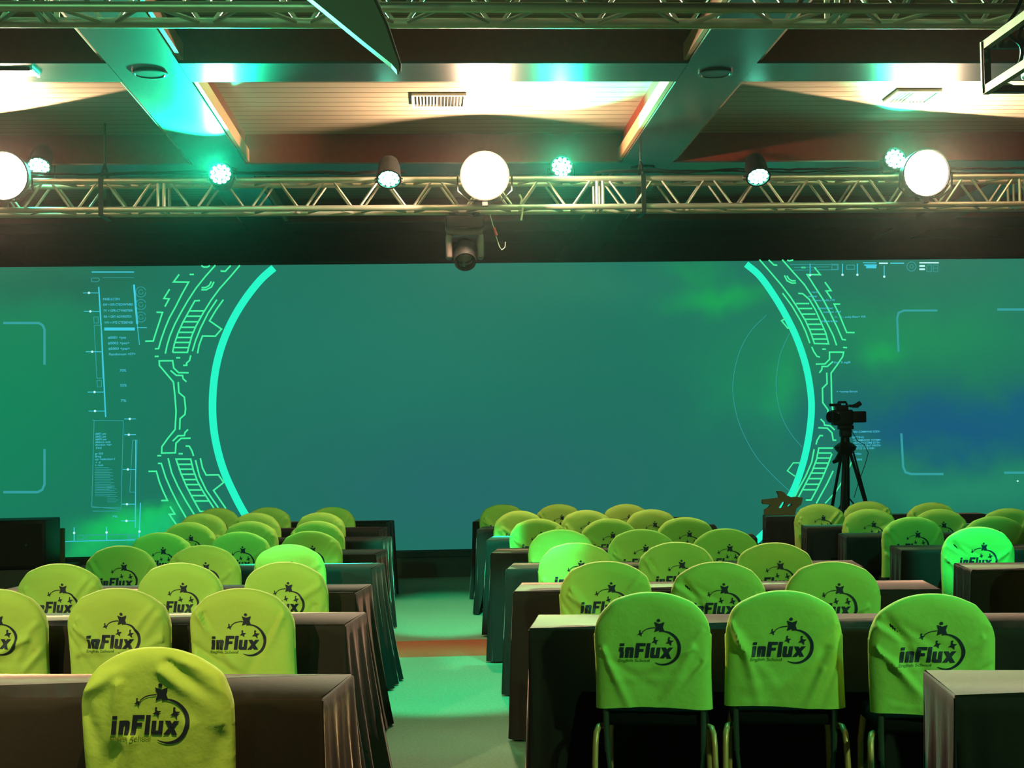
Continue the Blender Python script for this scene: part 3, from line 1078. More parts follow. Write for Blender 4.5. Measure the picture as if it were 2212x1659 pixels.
protos = [build_chair(i) for i in range(7)]
used = set()
rc_ = random.Random(4)


def place_chair(x, y, label, group, v=None, dr=None):
    v = rc_.choice([1, 2, 3, 4, 5, 6]) if v is None else v
    c = protos[v] if v not in used else copy_tree(protos[v])
    used.add(v)
    ang = A + (rc_.uniform(-0.05, 0.05) if dr is None else dr)
    c.rotation_euler = (0, 0, ang)
    # (x, y) is where the top of the back stands; the top leans 5 cm behind the foot of the back
    c.location = (x - sin(ang) * 0.052, y + cos(ang) * 0.052, 0)
    tag(c, label, 'chair', group)
    return c


CHAIRS = []
for r_i, row in enumerate(LEFT):
    for s_i, (x, y) in enumerate(row):
        if r_i == 0:
            lb = 'lime-covered chair nearest the camera, alone at the left front table, deeply creased'
            CHAIRS.append(place_chair(x, y, lb, 'lime-covered chairs in the left block', 0, -0.02))
            continue
        lb = 'lime-covered chair in the left block, %s row from the camera, %s' % (ORD[r_i], SEAT3[s_i])
        CHAIRS.append(place_chair(x, y, lb, 'lime-covered chairs in the left block', {(1, 0): 2, (1, 1): 3}.get((r_i, s_i))))
for r_i, row in enumerate(MID):
    for s_i, (x, y) in enumerate(row):
        st = ['beside the centre aisle', 'in the middle seat', 'at the right-hand end'][s_i]
        lb = 'lime-covered chair in the centre block, %s chair row from the camera, %s' % (ORD[r_i], st)
        CHAIRS.append(place_chair(x, y, lb, 'lime-covered chairs in the centre block', {(0, 0): 4, (0, 1): 1, (0, 2): 5}.get((r_i, s_i))))
for r_i, row in enumerate(RIGHT):
    for s_i, (x, y) in enumerate(row):
        st = ['at the left end', 'in the middle seat', 'at the right end'][s_i]
        lb = 'lime-covered chair in the far right block, %s row from the camera, %s' % (ORD[r_i], st)
        CHAIRS.append(place_chair(x, y, lb, 'lime-covered chairs in the far right block'))
for i in range(7):
    if i not in used:
        pr = protos[i]
        for ch in list(pr.children_recursive):
            bpy.data.objects.remove(ch)
        bpy.data.objects.remove(pr)


# ------------------------------------------------------------------ tables
def cloth_mesh(L_, D, chairs_x, flL, flR, seed):
    """draped cloth; local frame: near-left top corner over the origin, x along the row"""
    rnd = random.Random(seed)
    ph = [rnd.uniform(0, 6.28) for _ in range(6)]
    per = []                                               # (x, y, nx, ny, side)
    step = 0.022

    def side(x0, y0, x1, y1, nx, ny, tagname):
        n = max(4, int(((x1 - x0) ** 2 + (y1 - y0) ** 2) ** .5 / step))
        for i in range(n):
            t = (i + 0.5) / n
            per.append((x0 + (x1 - x0) * t, y0 + (y1 - y0) * t, nx, ny, tagname))

    def corner(cx, cy, a0):
        for i in range(5):
            a = R(a0 + 90 * i / 4)
            per.append((cx, cy, cos(a), sin(a), 'c'))
    side(0, 0, L_, 0, 0, -1, 'near')
    corner(L_, 0, -90)
    side(L_, 0, L_, D, 1, 0, 'r')
    corner(L_, D, 0)
    side(L_, D, 0, D, 0, 1, 'far')
    corner(0, D, 90)
    side(0, D, 0, 0, -1, 0, 'l')
    corner(0, 0, 180)
    s_ = 0
    acc = []
    for i, p in enumerate(per):
        if i:
            s_ += ((p[0] - per[i - 1][0]) ** 2 + (p[1] - per[i - 1][1]) ** 2) ** .5 + (0.012 if p[4] == 'c' else 0)
        acc.append(s_)
    NR = 16
    vs = []
    # row 0: inset on the top, row 1.. : edge and drop
    for (x, y, nx, ny, tg) in per:
        vs.append((x - nx * 0.004, y - ny * 0.004, 0.7535))
    for j in range(NR + 1):
        t = j / NR
        for i, (x, y, nx, ny, tg) in enumerate(per):
            hem = 0.012
            if tg == 'near':
                for cx in chairs_x:
                    dd = abs(x - cx)
                    if dd < 0.40:
                        k_ = 1 if dd < 0.285 else 0.5 + 0.5 * cos(pi * (dd - 0.285) / 0.115)
                        hem = max(hem, 0.012 + (0.50 - 0.012) * k_)
            z = 0.745 - (0.745 - hem) * t
            tt = 1 - (z - 0.012) / 0.733
            fl = 0.012
            if tg in ('r', 'l', 'c'):
                fl = (flR if x > L_ / 2 else flL)
            elif tg == 'near' or tg == 'far':
                de = min(x, L_ - x)
                f_ = flR if x > L_ / 2 else flL
                fl = 0.012 + (f_ * 0.8) * exp(-de / 0.08)
            w = 0.006 + 0.012 * exp(-min(x, L_ - x) / 0.3)
            fold = w * (sin(acc[i] * 38 + ph[0]) + 0.6 * sin(acc[i] * 71 + ph[1] + 2 * t)) * tt
            if tg == 'near' and hem > 0.2:
                fold *= 0.3
            off = 0.004 + fl * tt ** 1.3 + fold
            vs.append((x + nx * off, y + ny * off, z))
    n = len(per)
    fs = [tuple(range(n))]
    for j in range(NR + 1):
        for i in range(n):
            a, b_ = j * n + i, j * n + (i + 1) % n
            fs.append((a, b_, b_ + n, a + n))
    mb = MB()
    mb.add(vs, fs)
    # pressed fold line along the middle of the top
    return mb


def make_table(x, y, L_, D, label, group, seed, flL=0.02, flR=0.02, origin='L', chairs=()):
    """x, y: near corner of the top at the aisle end; origin R = that is the right-hand corner"""
    if origin == 'R':
        x, y = x - L_ * cos(A), y - L_ * sin(A)
    root = thing('draped_table', label, 'table', (x, y, 0), A, group)
    cx = []
    for (px, py) in chairs:
        dx, dy = px - x, py - y
        lx, ly = dx * cos(A) + dy * sin(A), -dx * sin(A) + dy * cos(A)
        if -0.2 < lx < L_ + 0.2 and -0.5 < ly < 0.1:
            cx.append(lx)
    c = cloth_mesh(L_, D, cx, flL, flR, seed).build('tablecloth', M['cloth'], root, smooth=True)
    MB().box((0.01, 0.01, 0.715), (L_ - 0.01, D - 0.01, 0.742)).build('tabletop', M['trimwood'], root)
    for lx in (0.05, L_ - 0.05):
        for ly in (0.05, D - 0.05):
            MB().tube([(lx, ly, 0), (lx, ly, 0.72)], 0.014).build('leg', M['greymetal'], root, smooth=True)
    return root


allc = [p for blk in (LEFT, MID, RIGHT) for row in blk for p in row]
GL = 'dark draped tables in the left block'
GM = 'dark draped tables in the centre block'
GR = 'dark draped tables in the far right block'
lt = [(-0.34, 4.21, 2.1, 0.05), (-0.38, 5.93, 2.1, 0.09), (-0.41, 7.21, 2.0, 0.10), (-0.39, 8.57, 2.0, 0.09),
      (-0.41, 9.78, 1.95, 0.05), (-0.42, 11.2, 1.95, 0.02), (-0.50, 12.6, 1.95, 0.02), (-0.47, 13.72, 1.95, 0.02)]
for i, (x, y, l_, f_) in enumerate(lt):
    make_table(x, y, l_, 0.43, 'dark brown draped table in the left block, %s row from the camera' % ORD[i], GL, 10 + i, 0.02, f_, 'R', allc)
mt_ = [(0.38, 5.66, 2.2), (0.40, 7.09, 2.12), (0.43, 8.36, 2.1), (0.39, 9.62, 2.1), (0.41, 10.95, 2.1), (0.38, 12.32, 2.1), (0.38, 13.6, 2.1)]
for i, (x, y, l_) in enumerate(mt_):
    make_table(x, y, l_, 0.45, 'dark brown draped table in the centre block, %s of its row of seven' % ('nearest' if i == 0 else ORD[i] + ' nearest'), GM, 30 + i, 0.02, 0.03, 'L', allc)
make_table(1.50, 3.98, 2.1, 0.45, 'dark draped table end in the bottom right corner, with no chair', GM, 50, 0.03, 0.03)
rt_ = [(3.02, 7.70), (3.11, 9.13), (3.15, 10.50), (3.15, 11.62), (3.23, 13.38)]
for i, (x, y) in enumerate(rt_):
    make_table(x, y, 2.1, 0.45, 'dark draped table in the far right block, %s row from the camera' % ORD[i], GR, 60 + i, 0.03, 0.02, 'L', allc)


# ------------------------------------------------------------------ trusses
def truss(name, label, y0, z0, x0, x1, joints, per=0.455, w=0.24, rc=0.025, rb=0.011):
    root = thing(name, label, 'truss', (0, y0, z0))
    for (cy, cz_) in ((0, 0), (w, 0), (0, w), (w, w)):
        mb = MB()
        mb.tube([(x0, cy, cz_), (x1, cy, cz_)], rc, 12)
        mb.build('chord', M['alu'], root, smooth=True)
    js = [x0] + joints + [x1]
    for a, b_ in zip(js[:-1], js[1:]):
        n = max(1, round((b_ - a - 0.08) / per))
        st = (b_ - a - 0.08) / n
        mb = MB()
        for k_ in range(n):
            s0 = a + 0.04 + k_ * st
            up_, dn = (s0 + 0.03, s0 + st / 2 - 0.025), (s0 + st / 2 + 0.025, s0 + st - 0.03)
            for cy in (0, w):
                mb.tube([(up_[0], cy, w), (up_[1], cy, 0)], rb, 6)
                mb.tube([(dn[0], cy, 0), (dn[1], cy, w)], rb, 6)
            for cz_ in (0, w):
                mb.tube([(up_[0], 0, cz_), (up_[1], w, cz_)], rb, 6)
                mb.tube([(dn[0], w, cz_), (dn[1], 0, cz_)], rb, 6)
        mb.build('lacing', M['alu'], root, smooth=True)
        if b_ != x1:
            mb = MB()
            for dx in (-0.025, 0.025):
                for p, q in (((0, 0), (0, w)), ((w, 0), (w, w)), ((0, 0), (w, 0)), ((0, w), (w, w))):
                    mb.tube([(b_ + dx, p[0], p[1]), (b_ + dx, q[0], q[1])], 0.014, 6)
            mb.build('end_frame', M['alu'], root, smooth=True)
    return root


truss('lighting_truss', 'long aluminium box truss in front of the screen carrying the lamps', TRUSS_Y, 3.51, -6.4, 9.0, [-5.92, -2.24, 1.45, 5.13])
truss('lighting_truss', 'nearer aluminium box truss crossing the top edge of the view', 6.27, 3.5, -5.0, 6.0, [-1.75, 1.95], per=0.46)
# hangers carrying both trusses from the ceiling
for i, (x, y, lb) in enumerate([(-2.73, TRUSS_Y + 0.12, 'dark strap looped round the stage truss at the left'), (1.82, TRUSS_Y + 0.12, 'dark strap and hook round the stage truss, right of centre'),
                                (7.2, TRUSS_Y + 0.12, 'dark strap round the stage truss beyond the right edge')]):
    t = thing('truss_sling', lb, 'strap', (x, y, 3.5))
    mb = MB()
    mb.rbox((-0.02, -0.157, -0.04), (0.02, -0.150, 0.28), 0.002)
    mb.rbox((-0.02, 0.150, -0.04), (0.02, 0.157, 0.28), 0.002)
    mb.rbox((-0.02, -0.157, -0.045), (0.02, 0.157, -0.036), 0.002)
    mb.build('strap', M['black'], t)
    MB().tube([(0, -0.15, 0.27), (0, -0.05, 0.38), (0, 0, 0.42), (0, 0.05, 0.38), (0, 0.15, 0.27)], 0.012, 6).build('hook', M['blackmetal'], t, smooth=True)
    MB().tube([(0, 0, 0.42), (0, 0, 0.765)], 0.01, 6).build('drop_chain', M['blackmetal'], t, smooth=True)
# loose power cables on top of the stage truss
for i, (x0, x1, sd) in enumerate([(-4.6, -0.2, 1), (1.4, 3.9, 2), (3.9, 6.2, 3)]):
    rnd = random.Random(sd)
    mb = MB()
    for k_ in range(3):
        pts = []
        n = 40
        z = 0
        for j in range(n + 1):
            t = j / n
            z = z * 0.7 + rnd.uniform(0, 0.018)
            pts.append((x0 + (x1 - x0) * t, TRUSS_Y - 0.012 + 0.018 * k_ + rnd.uniform(-0.006, 0.006), 3.786 + z))
        mb.tube(pts, 0.008, 5)
    o = mb.build('power_cable', M['black'], smooth=True)
    tag(o, ['black cables lying along the top of the stage truss, left half', 'black cables on the stage truss right of the centre lamp', 'black cables on the stage truss near the right end'][i], 'cable', 'cables on the stage truss')


# ------------------------------------------------------------------ lamps
def clamp_and_yoke(root, p, half, top):
    """yoke arms from the lamp down to a clamp on the truss chord (local frame of the lamp)"""
    mb = MB()
    mb.tube([(-half, 0, 0), (-half, 0.02, -top * 0.6), (-half * 0.6, 0.03, -top), (half * 0.6, 0.03, -top), (half, 0.02, -top * 0.6), (half, 0, 0)], 0.008, 6)
    mb.build('yoke', M['blackmetal'], root, smooth=True)
    MB().rbox((-0.025, 0.005, -top - 0.05), (0.025, 0.055, -top + 0.005), 0.006).build('clamp', M['blackmetal'], root)


wl = ['blinding warm white theatre lamp at the left edge of the stage truss', 'blinding warm white theatre lamp at the middle of the stage truss', 'blinding warm white theatre lamp near the right end of the stage truss']
for p, lb in zip(WARM_POS, wl):
    t = thing('stage_lamp', lb, 'spotlight', p, 0, 'warm theatre lamps on the stage truss')
    mt2 = rotto((0, -1, -0.14))
    MB().lathe([(0.10, -0.23), (0.16, -0.20), (0.19, -0.10), (0.2, 0.0), (0.205, 0.02), (0.205, 0.03), (0.195, 0.03), (0.19, 0.01)], mt2, 28).build('housing', M['black'], t, smooth=True)
    MB().lathe([(0.188, 0.01), (0.17, 0.03), (0.12, 0.045), (0.06, 0.052), (0.01, 0.054)], mt2, 28).build('lens', M['lamp'], t, smooth=True)['label'] = 'glowing warm white lens'
    clamp_and_yoke(t, p, 0.225, 0.2)
cnt = 0
pl = ['glowing green LED can tilted down beside the left warm lamp', 'glowing green LED can lighting the long ceiling beam on the left', 'green LED can tilted down, left of the middle warm lamp',
      'green LED can facing the hall, right of the middle warm lamp', 'green LED can tilted down on the right part of the truss', 'green LED can touching the glare of the right warm lamp']


def par_can(p, tilt, lb, n_led=18, pan=0.0, group='green LED cans on the stage truss'):
    t = thing('led_can', lb, 'spotlight', p, pan, group)
    d = (0, -cos(R(tilt)), -sin(R(tilt)))
    mt2 = rotto(d)
    MB().lathe([(0.03, -0.21), (0.075, -0.19), (0.092, -0.12), (0.096, 0.0), (0.104, 0.01), (0.104, 0.03), (0.09, 0.03), (0.088, 0.008), (0.0, 0.008)], mt2, 24).build('housing', M['black'], t, smooth=True)
    mb = MB()
    for rr, k_ in ((0.0, 1), (0.034, 6), (0.068, 11)):
        for i in range(k_):
            a = 2 * pi * i / k_ + rr * 9
            m3 = mt2 @ Matrix.Translation((rr * cos(a), rr * sin(a), 0.012))
            mb.lathe([(0.0165, 0.0), (0.0165, 0.008), (0.011, 0.015), (0.003, 0.017)], m3, 8)
    mb.build('led_lenses', M['led'], t, smooth=True)['label'] = 'cluster of glowing green LED lenses'
    top = max(0.03, p.z - 3.79)
    mb = MB()
    mb.tube([(-0.115, 0.05, 0), (-0.115, 0.05, -top), (0.115, 0.05, -top), (0.115, 0.05, 0)], 0.006, 6)
    mb.tube([(-0.115, 0.05, 0), (-0.08, 0.05, 0)], 0.006, 6)
    mb.tube([(0.115, 0.05, 0), (0.08, 0.05, 0)], 0.006, 6)
    if p.y < TRUSS_Y:                                      # arm reaching back to the truss chord
        mb.tube([(0, 0.05, -top), (0, TRUSS_Y - p.y - 0.026, -(p.z - 3.755))], 0.012, 6)
    mb.build('yoke', M['blackmetal'], t, smooth=True)
    return t


for (p, tl), lb in zip(PAR_POS, pl):
    par_can(p, tl, lb)

# moving head hanging under the stage truss
hp = at(1004, 490, TRUSS_Y)
t = thing('moving_head_light', 'dark moving head light hanging under the truss above the screen centre', 'spotlight', (hp.x, TRUSS_Y + 0.12, 0))
zt = 3.485
MB().rbox((-0.165, -0.14, zt - 0.15), (0.165, 0.14, zt - 0.045), 0.02).build('base', M['black'], t, smooth=True)
for s_ in (-1, 1):
    MB().rbox((s_ * 0.10 - 0.025, -0.03, zt - 0.05), (s_ * 0.10 + 0.025, 0.03, zt - 0.0), 0.006).build('clamp', M['blackmetal'], t)
mb = MB().rbox((-0.155, -0.07, zt - 0.20), (0.155, 0.07, zt - 0.148), 0.015)
for s_ in (-1, 1):
    mb.rbox((s_ * 0.135 - 0.028, -0.065, zt - 0.40), (s_ * 0.135 + 0.028, 0.065, zt - 0.19), 0.02)
mb.build('yoke', mat('grey_pink_casing', (0.16, 0.12, 0.12), 0.45), t, smooth=True)
mt2 = rotto((0.0, -0.75, -0.66), (0, 0, zt - 0.36))
hd = MB().lathe([(0.05, -0.14), (0.09, -0.11), (0.105, -0.02), (0.100, 0.05), (0.092, 0.10), (0.092, 0.115), (0.078, 0.115), (0.075, 0.10)], mt2, 28).build('lamp_head', M['black'], t, smooth=True)
MB().lathe([(0.076, 0.098), (0.05, 0.112), (0.01, 0.118)], mt2, 24).build('lens', mat('dark_glass', (0.02, 0.03, 0.03), 0.08, spec=0.9), hd, smooth=True)
# small bits dangling off the truss
for pts, mm, nm, lb, cat in [
        ([(1122, 420), (1127, 430), (1124, 442)], 'cream', 'cable_tie', 'pale loose tie end hanging inside the truss', 'cable tie'),
        ([(1129, 448), (1128, 462), (1126, 476)], 'cream', 'hanging_tape', 'short pale strip of tape hanging below the truss', 'tape')]:
    o = MB().tube([at(x, y, TRUSS_Y - 0.05) for x, y in pts], 0.009, 6).build(nm, M[mm], smooth=True)
    tag(o, lb, cat)
sc = thing('safety_cable', 'thin safety cable with a red tag beside the moving head', 'cable', at(1066, 490, TRUSS_Y))
o_ = at(1066, 490, TRUSS_Y)
MB().tube([at(x, y, TRUSS_Y) - o_ for x, y in [(1058, 462), (1066, 490), (1072, 512), (1079, 533), (1084, 540), (1091, 534), (1092, 522)]], 0.004, 6).build('wire', M['alu'], sc, smooth=True)
MB().tube([at(x, y, TRUSS_Y) - o_ for x, y in [(1067, 492), (1070, 500), (1073, 509)]], 0.012, 8).build('tag_sleeve', M['red'], sc, smooth=True)

# ------------------------------------------------------------------ ceiling fittings
for (x, y, lb) in [(-1.84, 9.235, 'round grey ceiling speaker on the left beam crossing'), (1.95, 9.235, 'round grey ceiling speaker on the right beam crossing'),
                   (1.95, 12.5, 'round ceiling speaker on the right beam behind the truss'), (-1.84, 12.5, 'round ceiling speaker on the left beam behind the truss')]:
    t = thing('ceiling_speaker', lb, 'speaker', (x, y, ZB), 0, 'round ceiling speakers')
    MB().lathe([(0.095, -0.001), (0.118, -0.001), (0.118, -0.012), (0.098, -0.014), (0.095, -0.010)], None, 32).build('rim', M['beamgrey'], t, smooth=True)
    MB().lathe([(0.094, -0.001), (0.094, -0.006), (0.04, -0.009)], None, 32).build('grille', mat('speaker_grille', (0.07, 0.09, 0.08), 0.6), t, smooth=True)
for (x0, x1, yc, lb, nb) in [(-0.13, 0.30, 11.0, 'slatted air vent left of the middle lamp glare', 14), (3.72, 4.08, 10.9, 'slatted air vent in the glare of the right lamp', 10)]:
    t = thing('air_vent', lb, 'vent', ((x0 + x1) / 2, yc, ZC), 0, 'ceiling air vents')
    h = (x1 - x0) / 2
    mb = MB()
    mb.box((-h, -0.19, -0.025), (h, -0.165, -0.001)).box((-h, 0.165, -0.025), (h, 0.19, -0.001))
    mb.box((-h, -0.165, -0.025), (-h + 0.02, 0.165, -0.001)).box((h - 0.02, -0.165, -0.025), (h, 0.165, -0.001))
    mb.build('frame', M['white'], t)
    MB().box((-h + 0.02, -0.165, -0.006), (h - 0.02, 0.165, -0.001)).build('duct_opening', M['black'], t)
    for k_ in range(nb):
        xx = -h + 0.03 + (2 * h - 0.06) * (k_ + 0.5) / nb
        tl = 0.5 * (1 if k_ < nb / 2 else -1)
        mt3 = Matrix.Translation((xx, 0, -0.015)) @ Matrix.Rotation(tl, 4, 'Y')
        MB().box((-0.0015, -0.16, -0.011), (0.0015, 0.16, 0.008), mt=mt3).build('louvre', M['white'], t)
t = thing('slot_diffuser', 'black recessed slot diffuser in the beam at the upper left', 'vent', (-2.75, 9.2, ZB))
MB().box((-0.16, -0.07, -0.012), (0.16, 0.07, -0.0045)).build('slot', M['black'], t)
mb = MB()
for s_ in (-1, 1):
    mb.box((s_ * 0.17 - 0.008, -0.09, -0.016), (s_ * 0.17 + 0.008, 0.09, -0.0045))
mb.build('end_trim', M['white'], t)
t = thing('slot_diffuser', 'black slot box behind the near truss, right of centre', 'vent', (1.12, 7.6, ZC))
MB().box((-0.2, -0.09, -0.03), (0.2, 0.09, -0.001)).build('slot', M['black'], t)
MB().box((-0.012, -0.09, -0.036), (0.012, 0.09, -0.03)).build('end_trim', M['white'], t)

# hanging grey blade-shaped panel in front of the near truss
BY = 5.2
t = thing('suspended_baffle', 'grey tapered blade-shaped baffle hanging in front of the near truss', 'baffle', (0, BY, 0))
bp_ = [(300, -300), (672, 0), (782, 90), (845, 140), (857, 154), (862, 152), (861, 138), (850, 108), (832, 55), (806, 0), (690, -300)]
pw = [at(x, y, BY) for x, y in bp_]
MB().prism([(p.x, p.z) for p in pw], 1, -0.02, 0.05).build('blade', M['blade'], t)
rim = [at(x, y, BY) for x, y in [(690, -300), (806, 0), (832, 55), (850, 108), (861, 138), (861, 152)]]
MB().tube([(p.x, 0.015, p.z) for p in rim], [0.02, 0.018, 0.015, 0.013, 0.011, 0.009], 8).build('rolled_edge', M['blade'], t, smooth=True)
for x, y in ((330, -296), (672, -296)):
    p = at(x, y, BY)
    MB().tube([(p.x, 0.015, p.z - 0.02), (p.x, 0.015, 4.27)], 0.004, 6).build('wire', M['blackmetal'], t, smooth=True)

# projector cage at the upper right corner
PY = 5.55
t = thing('projector_cage', 'black metal cage with a projector in the upper right corner', 'projector', (0, PY, 0))
p0, p1 = at(2122, 203, PY), at(2122, 92, PY)
x0, z0, z1 = p0.x, p0.z, p1.z
wd, dp, bw = 0.5, 0.45, 0.028
for yy in (-bw, -dp):
    mb = MB()
    for xx in (x0, x0 + wd - bw):
        mb.box((xx, yy, z0), (xx + bw, yy + bw, z1))
    for zz in (z0, z1 - 0.03):
        mb.box((x0 + bw, yy, zz), (x0 + wd - bw, yy + bw, zz + 0.03))
    mb.build('frame', M['blackmetal'], t)
for zz in (z0, z1 - 0.03):
    for xx in (x0, x0 + wd - bw):
        MB().box((xx, -dp, zz - 0.003), (xx + bw, 0, zz + 0.031)).build('side_rail', M['rail'], t)['label'] = 'worn metal side rail'
MB().box((x0 - 0.004, -0.012, z0), (x0, 0, z1)).build('edge_strip', M['alu'], t)
for xx in (x0 + 0.2, x0 + wd - 0.05):
    MB().tube([(xx, -dp / 2, z1 - 0.01), (xx, -dp / 2, 4.27)], 0.018, 8).build('drop_pole', M['blackmetal'], t, smooth=True)
mb = MB()
mb.box((x0 + 0.15, -dp / 2 - 0.02, z1 - 0.005), (x0 + wd, -dp / 2 + 0.02, z1 + 0.012))
mb.build('cross_bar', M['blackmetal'], t)
pjo = MB().rbox((x0 + 0.13, -0.40, z0 + 0.034), (x0 + 0.46, -0.06, z0 + 0.17), 0.02).build('projector_body', M['black'], t, smooth=True)
MB().lathe([(0.05, 0), (0.05, 0.03), (0.035, 0.035)], rotto((0, 1, 0), (x0 + 0.25, -0.06, z0 + 0.10)), 20).build('lens', M['blackmetal'], pjo, smooth=True)
rnd = random.Random(5)
for k_ in range(4):
    bx = x0 + 0.08 + 0.035 * k_
    pts = [(bx + 0.02 * sin(j * 1.3 + k_), -0.15 - 0.03 * k_ + 0.03 * cos(j * 1.7 + k_), z0 + 0.05 + j * 0.05) for j in range(9)]
    MB().tube(smooth3(pts), 0.008, 6).build('cable', M['black'], t, smooth=True)
MB().prism([(x0 + 0.05, z0 + 0.03), (x0 + 0.12, z0 + 0.03), (x0 + 0.08, z0 + 0.045)], 1, -0.03, -0.01).build('bracket', M['white'], t)

# ------------------------------------------------------------------ things near the screen
sb = thing('loudspeaker', 'big black loudspeaker cabinet beside the screen at the left edge', 'speaker', (-4.72, 15.35, 0))
p0, p1 = at(98, 1224, 15.0), at(98, 1123, 15.0)
bx0 = p0.x + 4.72 - 0.85
MB().rbox((bx0, -0.35, 0.262), (p0.x + 4.72, 0.25, p1.z), 0.015).build('cabinet', M['black'], sb, smooth=True)
MB().box((bx0 + 0.04, -0.356, 0.30), (p0.x + 4.72 - 0.04, -0.35, p1.z - 0.04)).build('grille', mat('black_grille', (0.008, 0.008, 0.008), 0.9), sb)
b2 = MB().lathe([(0.012, 0.0), (0.012, 0.004), (0.004, 0.005)], rotto((0, -1, 0), (p0.x + 4.72 - 0.2, -0.356, 0.52)), 12).build('badge', M['greymetal'], sb)
rs = MB().box((-6.5, 14.95, 0.0), (p0.x + 0.14, 15.88, 0.26)).build('low_riser', M['skirt'])
tag(rs, 'low dark riser under the loudspeaker at the left', 'riser')
p2, p3 = at(99, 1205, 15.3), at(111, 1146, 15.3)
o = MB().rbox((p2.x + 0.03, 15.68, 0.262), (p3.x + 0.03, 15.76, p3.z), 0.012).build('upright_board', M['olive'], smooth=True)
tag(o, 'narrow olive brown upright board beside the black loudspeaker', 'board')

# brown cut-out piece on the farthest right-hand table
CY = 13.62
poly = [(245, 1165), (250, 1080), (300, 1052), (345, 1010), (300, 995), (225, 990), (205, 960), (215, 915), (330, 905), (480, 885), (470, 830), (445, 780), (510, 778), (560, 800), (600, 845), (680, 880), (770, 870), (862, 885), (850, 950), (835, 1000), (760, 1060), (735, 1165)]
h1 = [(440, 960), (475, 945), (515, 950), (500, 985), (465, 1045), (440, 1000)]
h2 = [(610, 1020), (640, 985), (690, 985), (690, 1010), (640, 1040)]
h0 = [(465, 1045), (520, 955), (578, 952), (560, 1000), (530, 1055), (490, 1056)]


def pxz(c, pts, Y):
    ox, oy = CROP[c]
    return [(p.x, p.z) for p in [at(ox + x / 7.542, oy + y / 7.542, Y) for x, y in pts]]


bm = bmesh.new()
from mathutils.geometry import tessellate_polygon
outer = pxz('F', poly, CY)
holes = [pxz('F', h0, CY), pxz('F', h2, CY)]
zmin = min(p[1] for p in outer)
dz0 = 0.757 - zmin
allp = [outer] + holes
flat = [Vector((p[0], p[1], 0)) for l_ in allp for p in l_]
tri = tessellate_polygon([[Vector((p[0], p[1], 0)) for p in l_] for l_ in allp])
mb = MB()
n = len(flat)
vs = [(v.x, CY, v.y + dz0) for v in flat] + [(v.x, CY + 0.06, v.y + dz0) for v in flat]
fs = [tuple(t_) for t_ in tri] + [tuple(i + n for i in t_)[::-1] for t_ in tri]
o0 = 0
for l_ in allp:
    for i in range(len(l_)):
        a, b_ = o0 + i, o0 + (i + 1) % len(l_)
        fs.append((a, b_, b_ + n, a + n))
    o0 += len(l_)
mb.add(vs, fs)
bm.free()
o = mb.build('cutout_ornament', M['olive'])
tag(o, 'dark brown cut-out shape with two holes on the farthest right table', 'ornament')

# ------------------------------------------------------------------ camera on tripod
TY = 14.75
hub = at(1826, 965, TY)
t = thing('camera_tripod', 'tall black tripod standing before the right side of the screen', 'tripod', (hub.x, TY, 0))
hz = hub.z
feet = [(0.47, 0.05), (-0.26, 0.30), (-0.22, -0.32)]
for fx, fy in feet:
    mb = MB()
    k_ = 0.045
    mid = (fx * 0.55, fy * 0.55, hz * 0.45)
    mb.tube([(fx * 0.08, fy * 0.08, hz - 0.01), mid], 0.017, 8)
    mb.tube([(fx * 0.16 + k_ * 0.3, fy * 0.16, hz - 0.06), (mid[0] + k_ * 0.3, mid[1], mid[2])], 0.011, 8)
    mb.rbox((mid[0] - 0.03, mid[1] - 0.03, mid[2] - 0.04), (mid[0] + 0.03, mid[1] + 0.03, mid[2] + 0.03), 0.008)
    mb.tube([mid, (fx, fy, 0.01)], 0.013, 8)
    l_ = mb.build('leg', M['black'], t, smooth=True)
    MB().lathe([(0.02, 0.0), (0.024, 0.012), (0.014, 0.03)], Matrix.Translation((fx, fy, 0.0)), 10).build('rubber_foot', M['black'], l_, smooth=True)
MB().tube([(0.0, 0, hz), (0.0, 0, hz - 0.68)], [0.045, 0.032], 12).build('centre_column', M['black'], t, smooth=True)
sp2 = MB()
for fx, fy in feet:
    sp2.tube([(0, 0, hz - 0.52), (fx * 0.62, fy * 0.62, hz * 0.38)], 0.008, 6)
sp2.build('spreader', M['black'], t, smooth=True)
MB().lathe([(0.05, -0.10), (0.11, -0.03), (0.12, 0.0), (0.085, 0.03), (0.05, 0.05), (0.045, 0.10)], Matrix.Translation((0, 0, hz)), 20).build('bowl', M['black'], t, smooth=True)
hdz = hz + 0.10
hd = MB().rbox((-0.055, -0.05, hdz), (0.065, 0.05, hdz + 0.09), 0.02).rbox((-0.075, -0.04, hdz + 0.085), (0.09, 0.04, hdz + 0.13), 0.01)
hd.build('fluid_head', M['black'], t, smooth=True)
MB().tube([(-0.04, -0.05, hdz + 0.02), (-0.09, -0.1, hz - 0.05), (-0.14, -0.16, hz - 0.14), (-0.19, -0.2, hz - 0.16)], [0.01, 0.012, 0.03, 0.018], 8).build('pan_handle', M['black'], t, smooth=True)
MB().tube([(0.06, 0, hdz + 0.1), (0.13, -0.02, hz + 0.06), (0.20, -0.03, hz + 0.02), (0.24, -0.03, hz - 0.07), (0.2, -0.03, hz - 0.2), (0.13, 0, hz - 0.4), (0.08, 0, hz - 0.55)], 0.004, 6).build('control_cable', M['black'], t, smooth=True)
c = thing('video_camera', 'black shoulder video camera mounted on the tripod, pointing left', 'camera', (hub.x, TY, hdz + 0.13))
px = TY / 3000.0


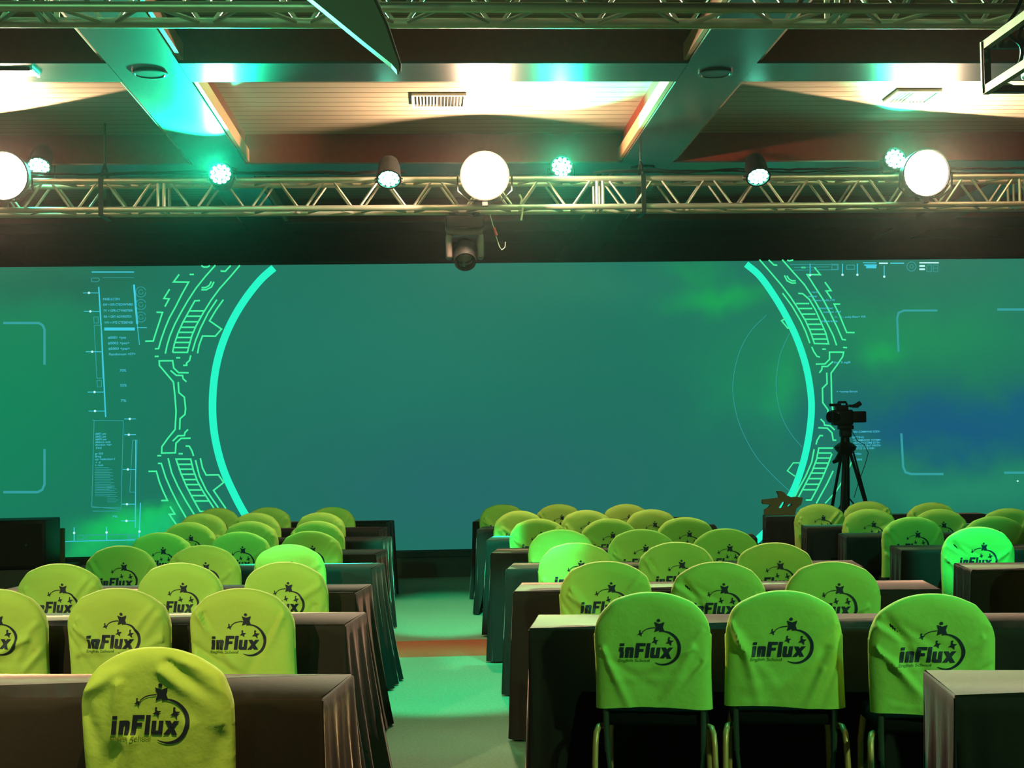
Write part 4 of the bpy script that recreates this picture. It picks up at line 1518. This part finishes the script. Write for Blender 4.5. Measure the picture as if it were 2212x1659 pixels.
def cb_(x0, y0, x1, y1):                                    # crop pixels (5.925 per photo px) to local metres
    base = at(1640 + 1075 / 5.925, 840 + 470 / 5.925, TY)
    a, b_ = at(1640 + x0 / 5.925, 840 + y1 / 5.925, TY), at(1640 + x1 / 5.925, 840 + y0 / 5.925, TY)
    return a.x - base.x, a.z - base.z, b_.x - base.x, b_.z - base.z


a = cb_(915, 270, 1165, 465)
body = MB().rbox((a[0], -0.07, 0.0), (a[2], 0.07, a[3]), 0.02)
body.rbox((a[0] + 0.04, -0.065, a[3] - 0.02), (a[2] - 0.05, 0.065, a[3] + 0.05), 0.02)
bo = body.build('camera_body', M['black'], c, smooth=True)
MB().lathe([(0.055, 0.0), (0.055, 0.05), (0.062, 0.06), (0.062, 0.10), (0.05, 0.10), (0.045, 0.07)], rotto((-1, -0.5, 0), (a[0] + 0.045, -0.03, a[3] * 0.55)), 24).build('lens', M['black'], c, smooth=True)
a = cb_(1150, 288, 1335, 435)
MB().rbox((a[0] - 0.01, -0.05, a[1]), (a[2], 0.05, a[3]), 0.012).build('battery_pack', M['black'], c, smooth=True)
a = cb_(985, 172, 1100, 205)
mb = MB().tube([(a[0], 0, a[1] - 0.09), (a[0], 0, a[1]), (a[0] + 0.01, 0, a[3]), (a[2] - 0.01, 0, a[3]), (a[2], 0, a[1]), (a[2] + 0.01, 0, a[1] - 0.12)], 0.013, 8)
mb.build('carry_handle', M['black'], c, smooth=True)
a = cb_(880, 190, 990, 228)
MB().tube([(a[0], 0, (a[1] + a[3]) / 2), (a[2] + 0.03, 0, (a[1] + a[3]) / 2)], 0.016, 10).build('microphone', M['black'], c, smooth=True)
a = cb_(1170, 170, 1290, 265)
MB().tube([(a[0] - 0.04, 0, a[1] + 0.04), (a[0] + 0.01, 0, a[1] + 0.035), (a[2] - 0.055, 0, a[1] + 0.04), (a[2] - 0.012, 0, a[3] - 0.01)], [0.012, 0.018, 0.028, 0.026], 10).build('viewfinder', M['black'], c, smooth=True)
a = cb_(940, 310, 975, 340)
MB().rbox((a[0], -0.075, a[1]), (a[2], -0.069, a[3]), 0.002).build('badge', M['white'], c)['label'] = 'small white badge'
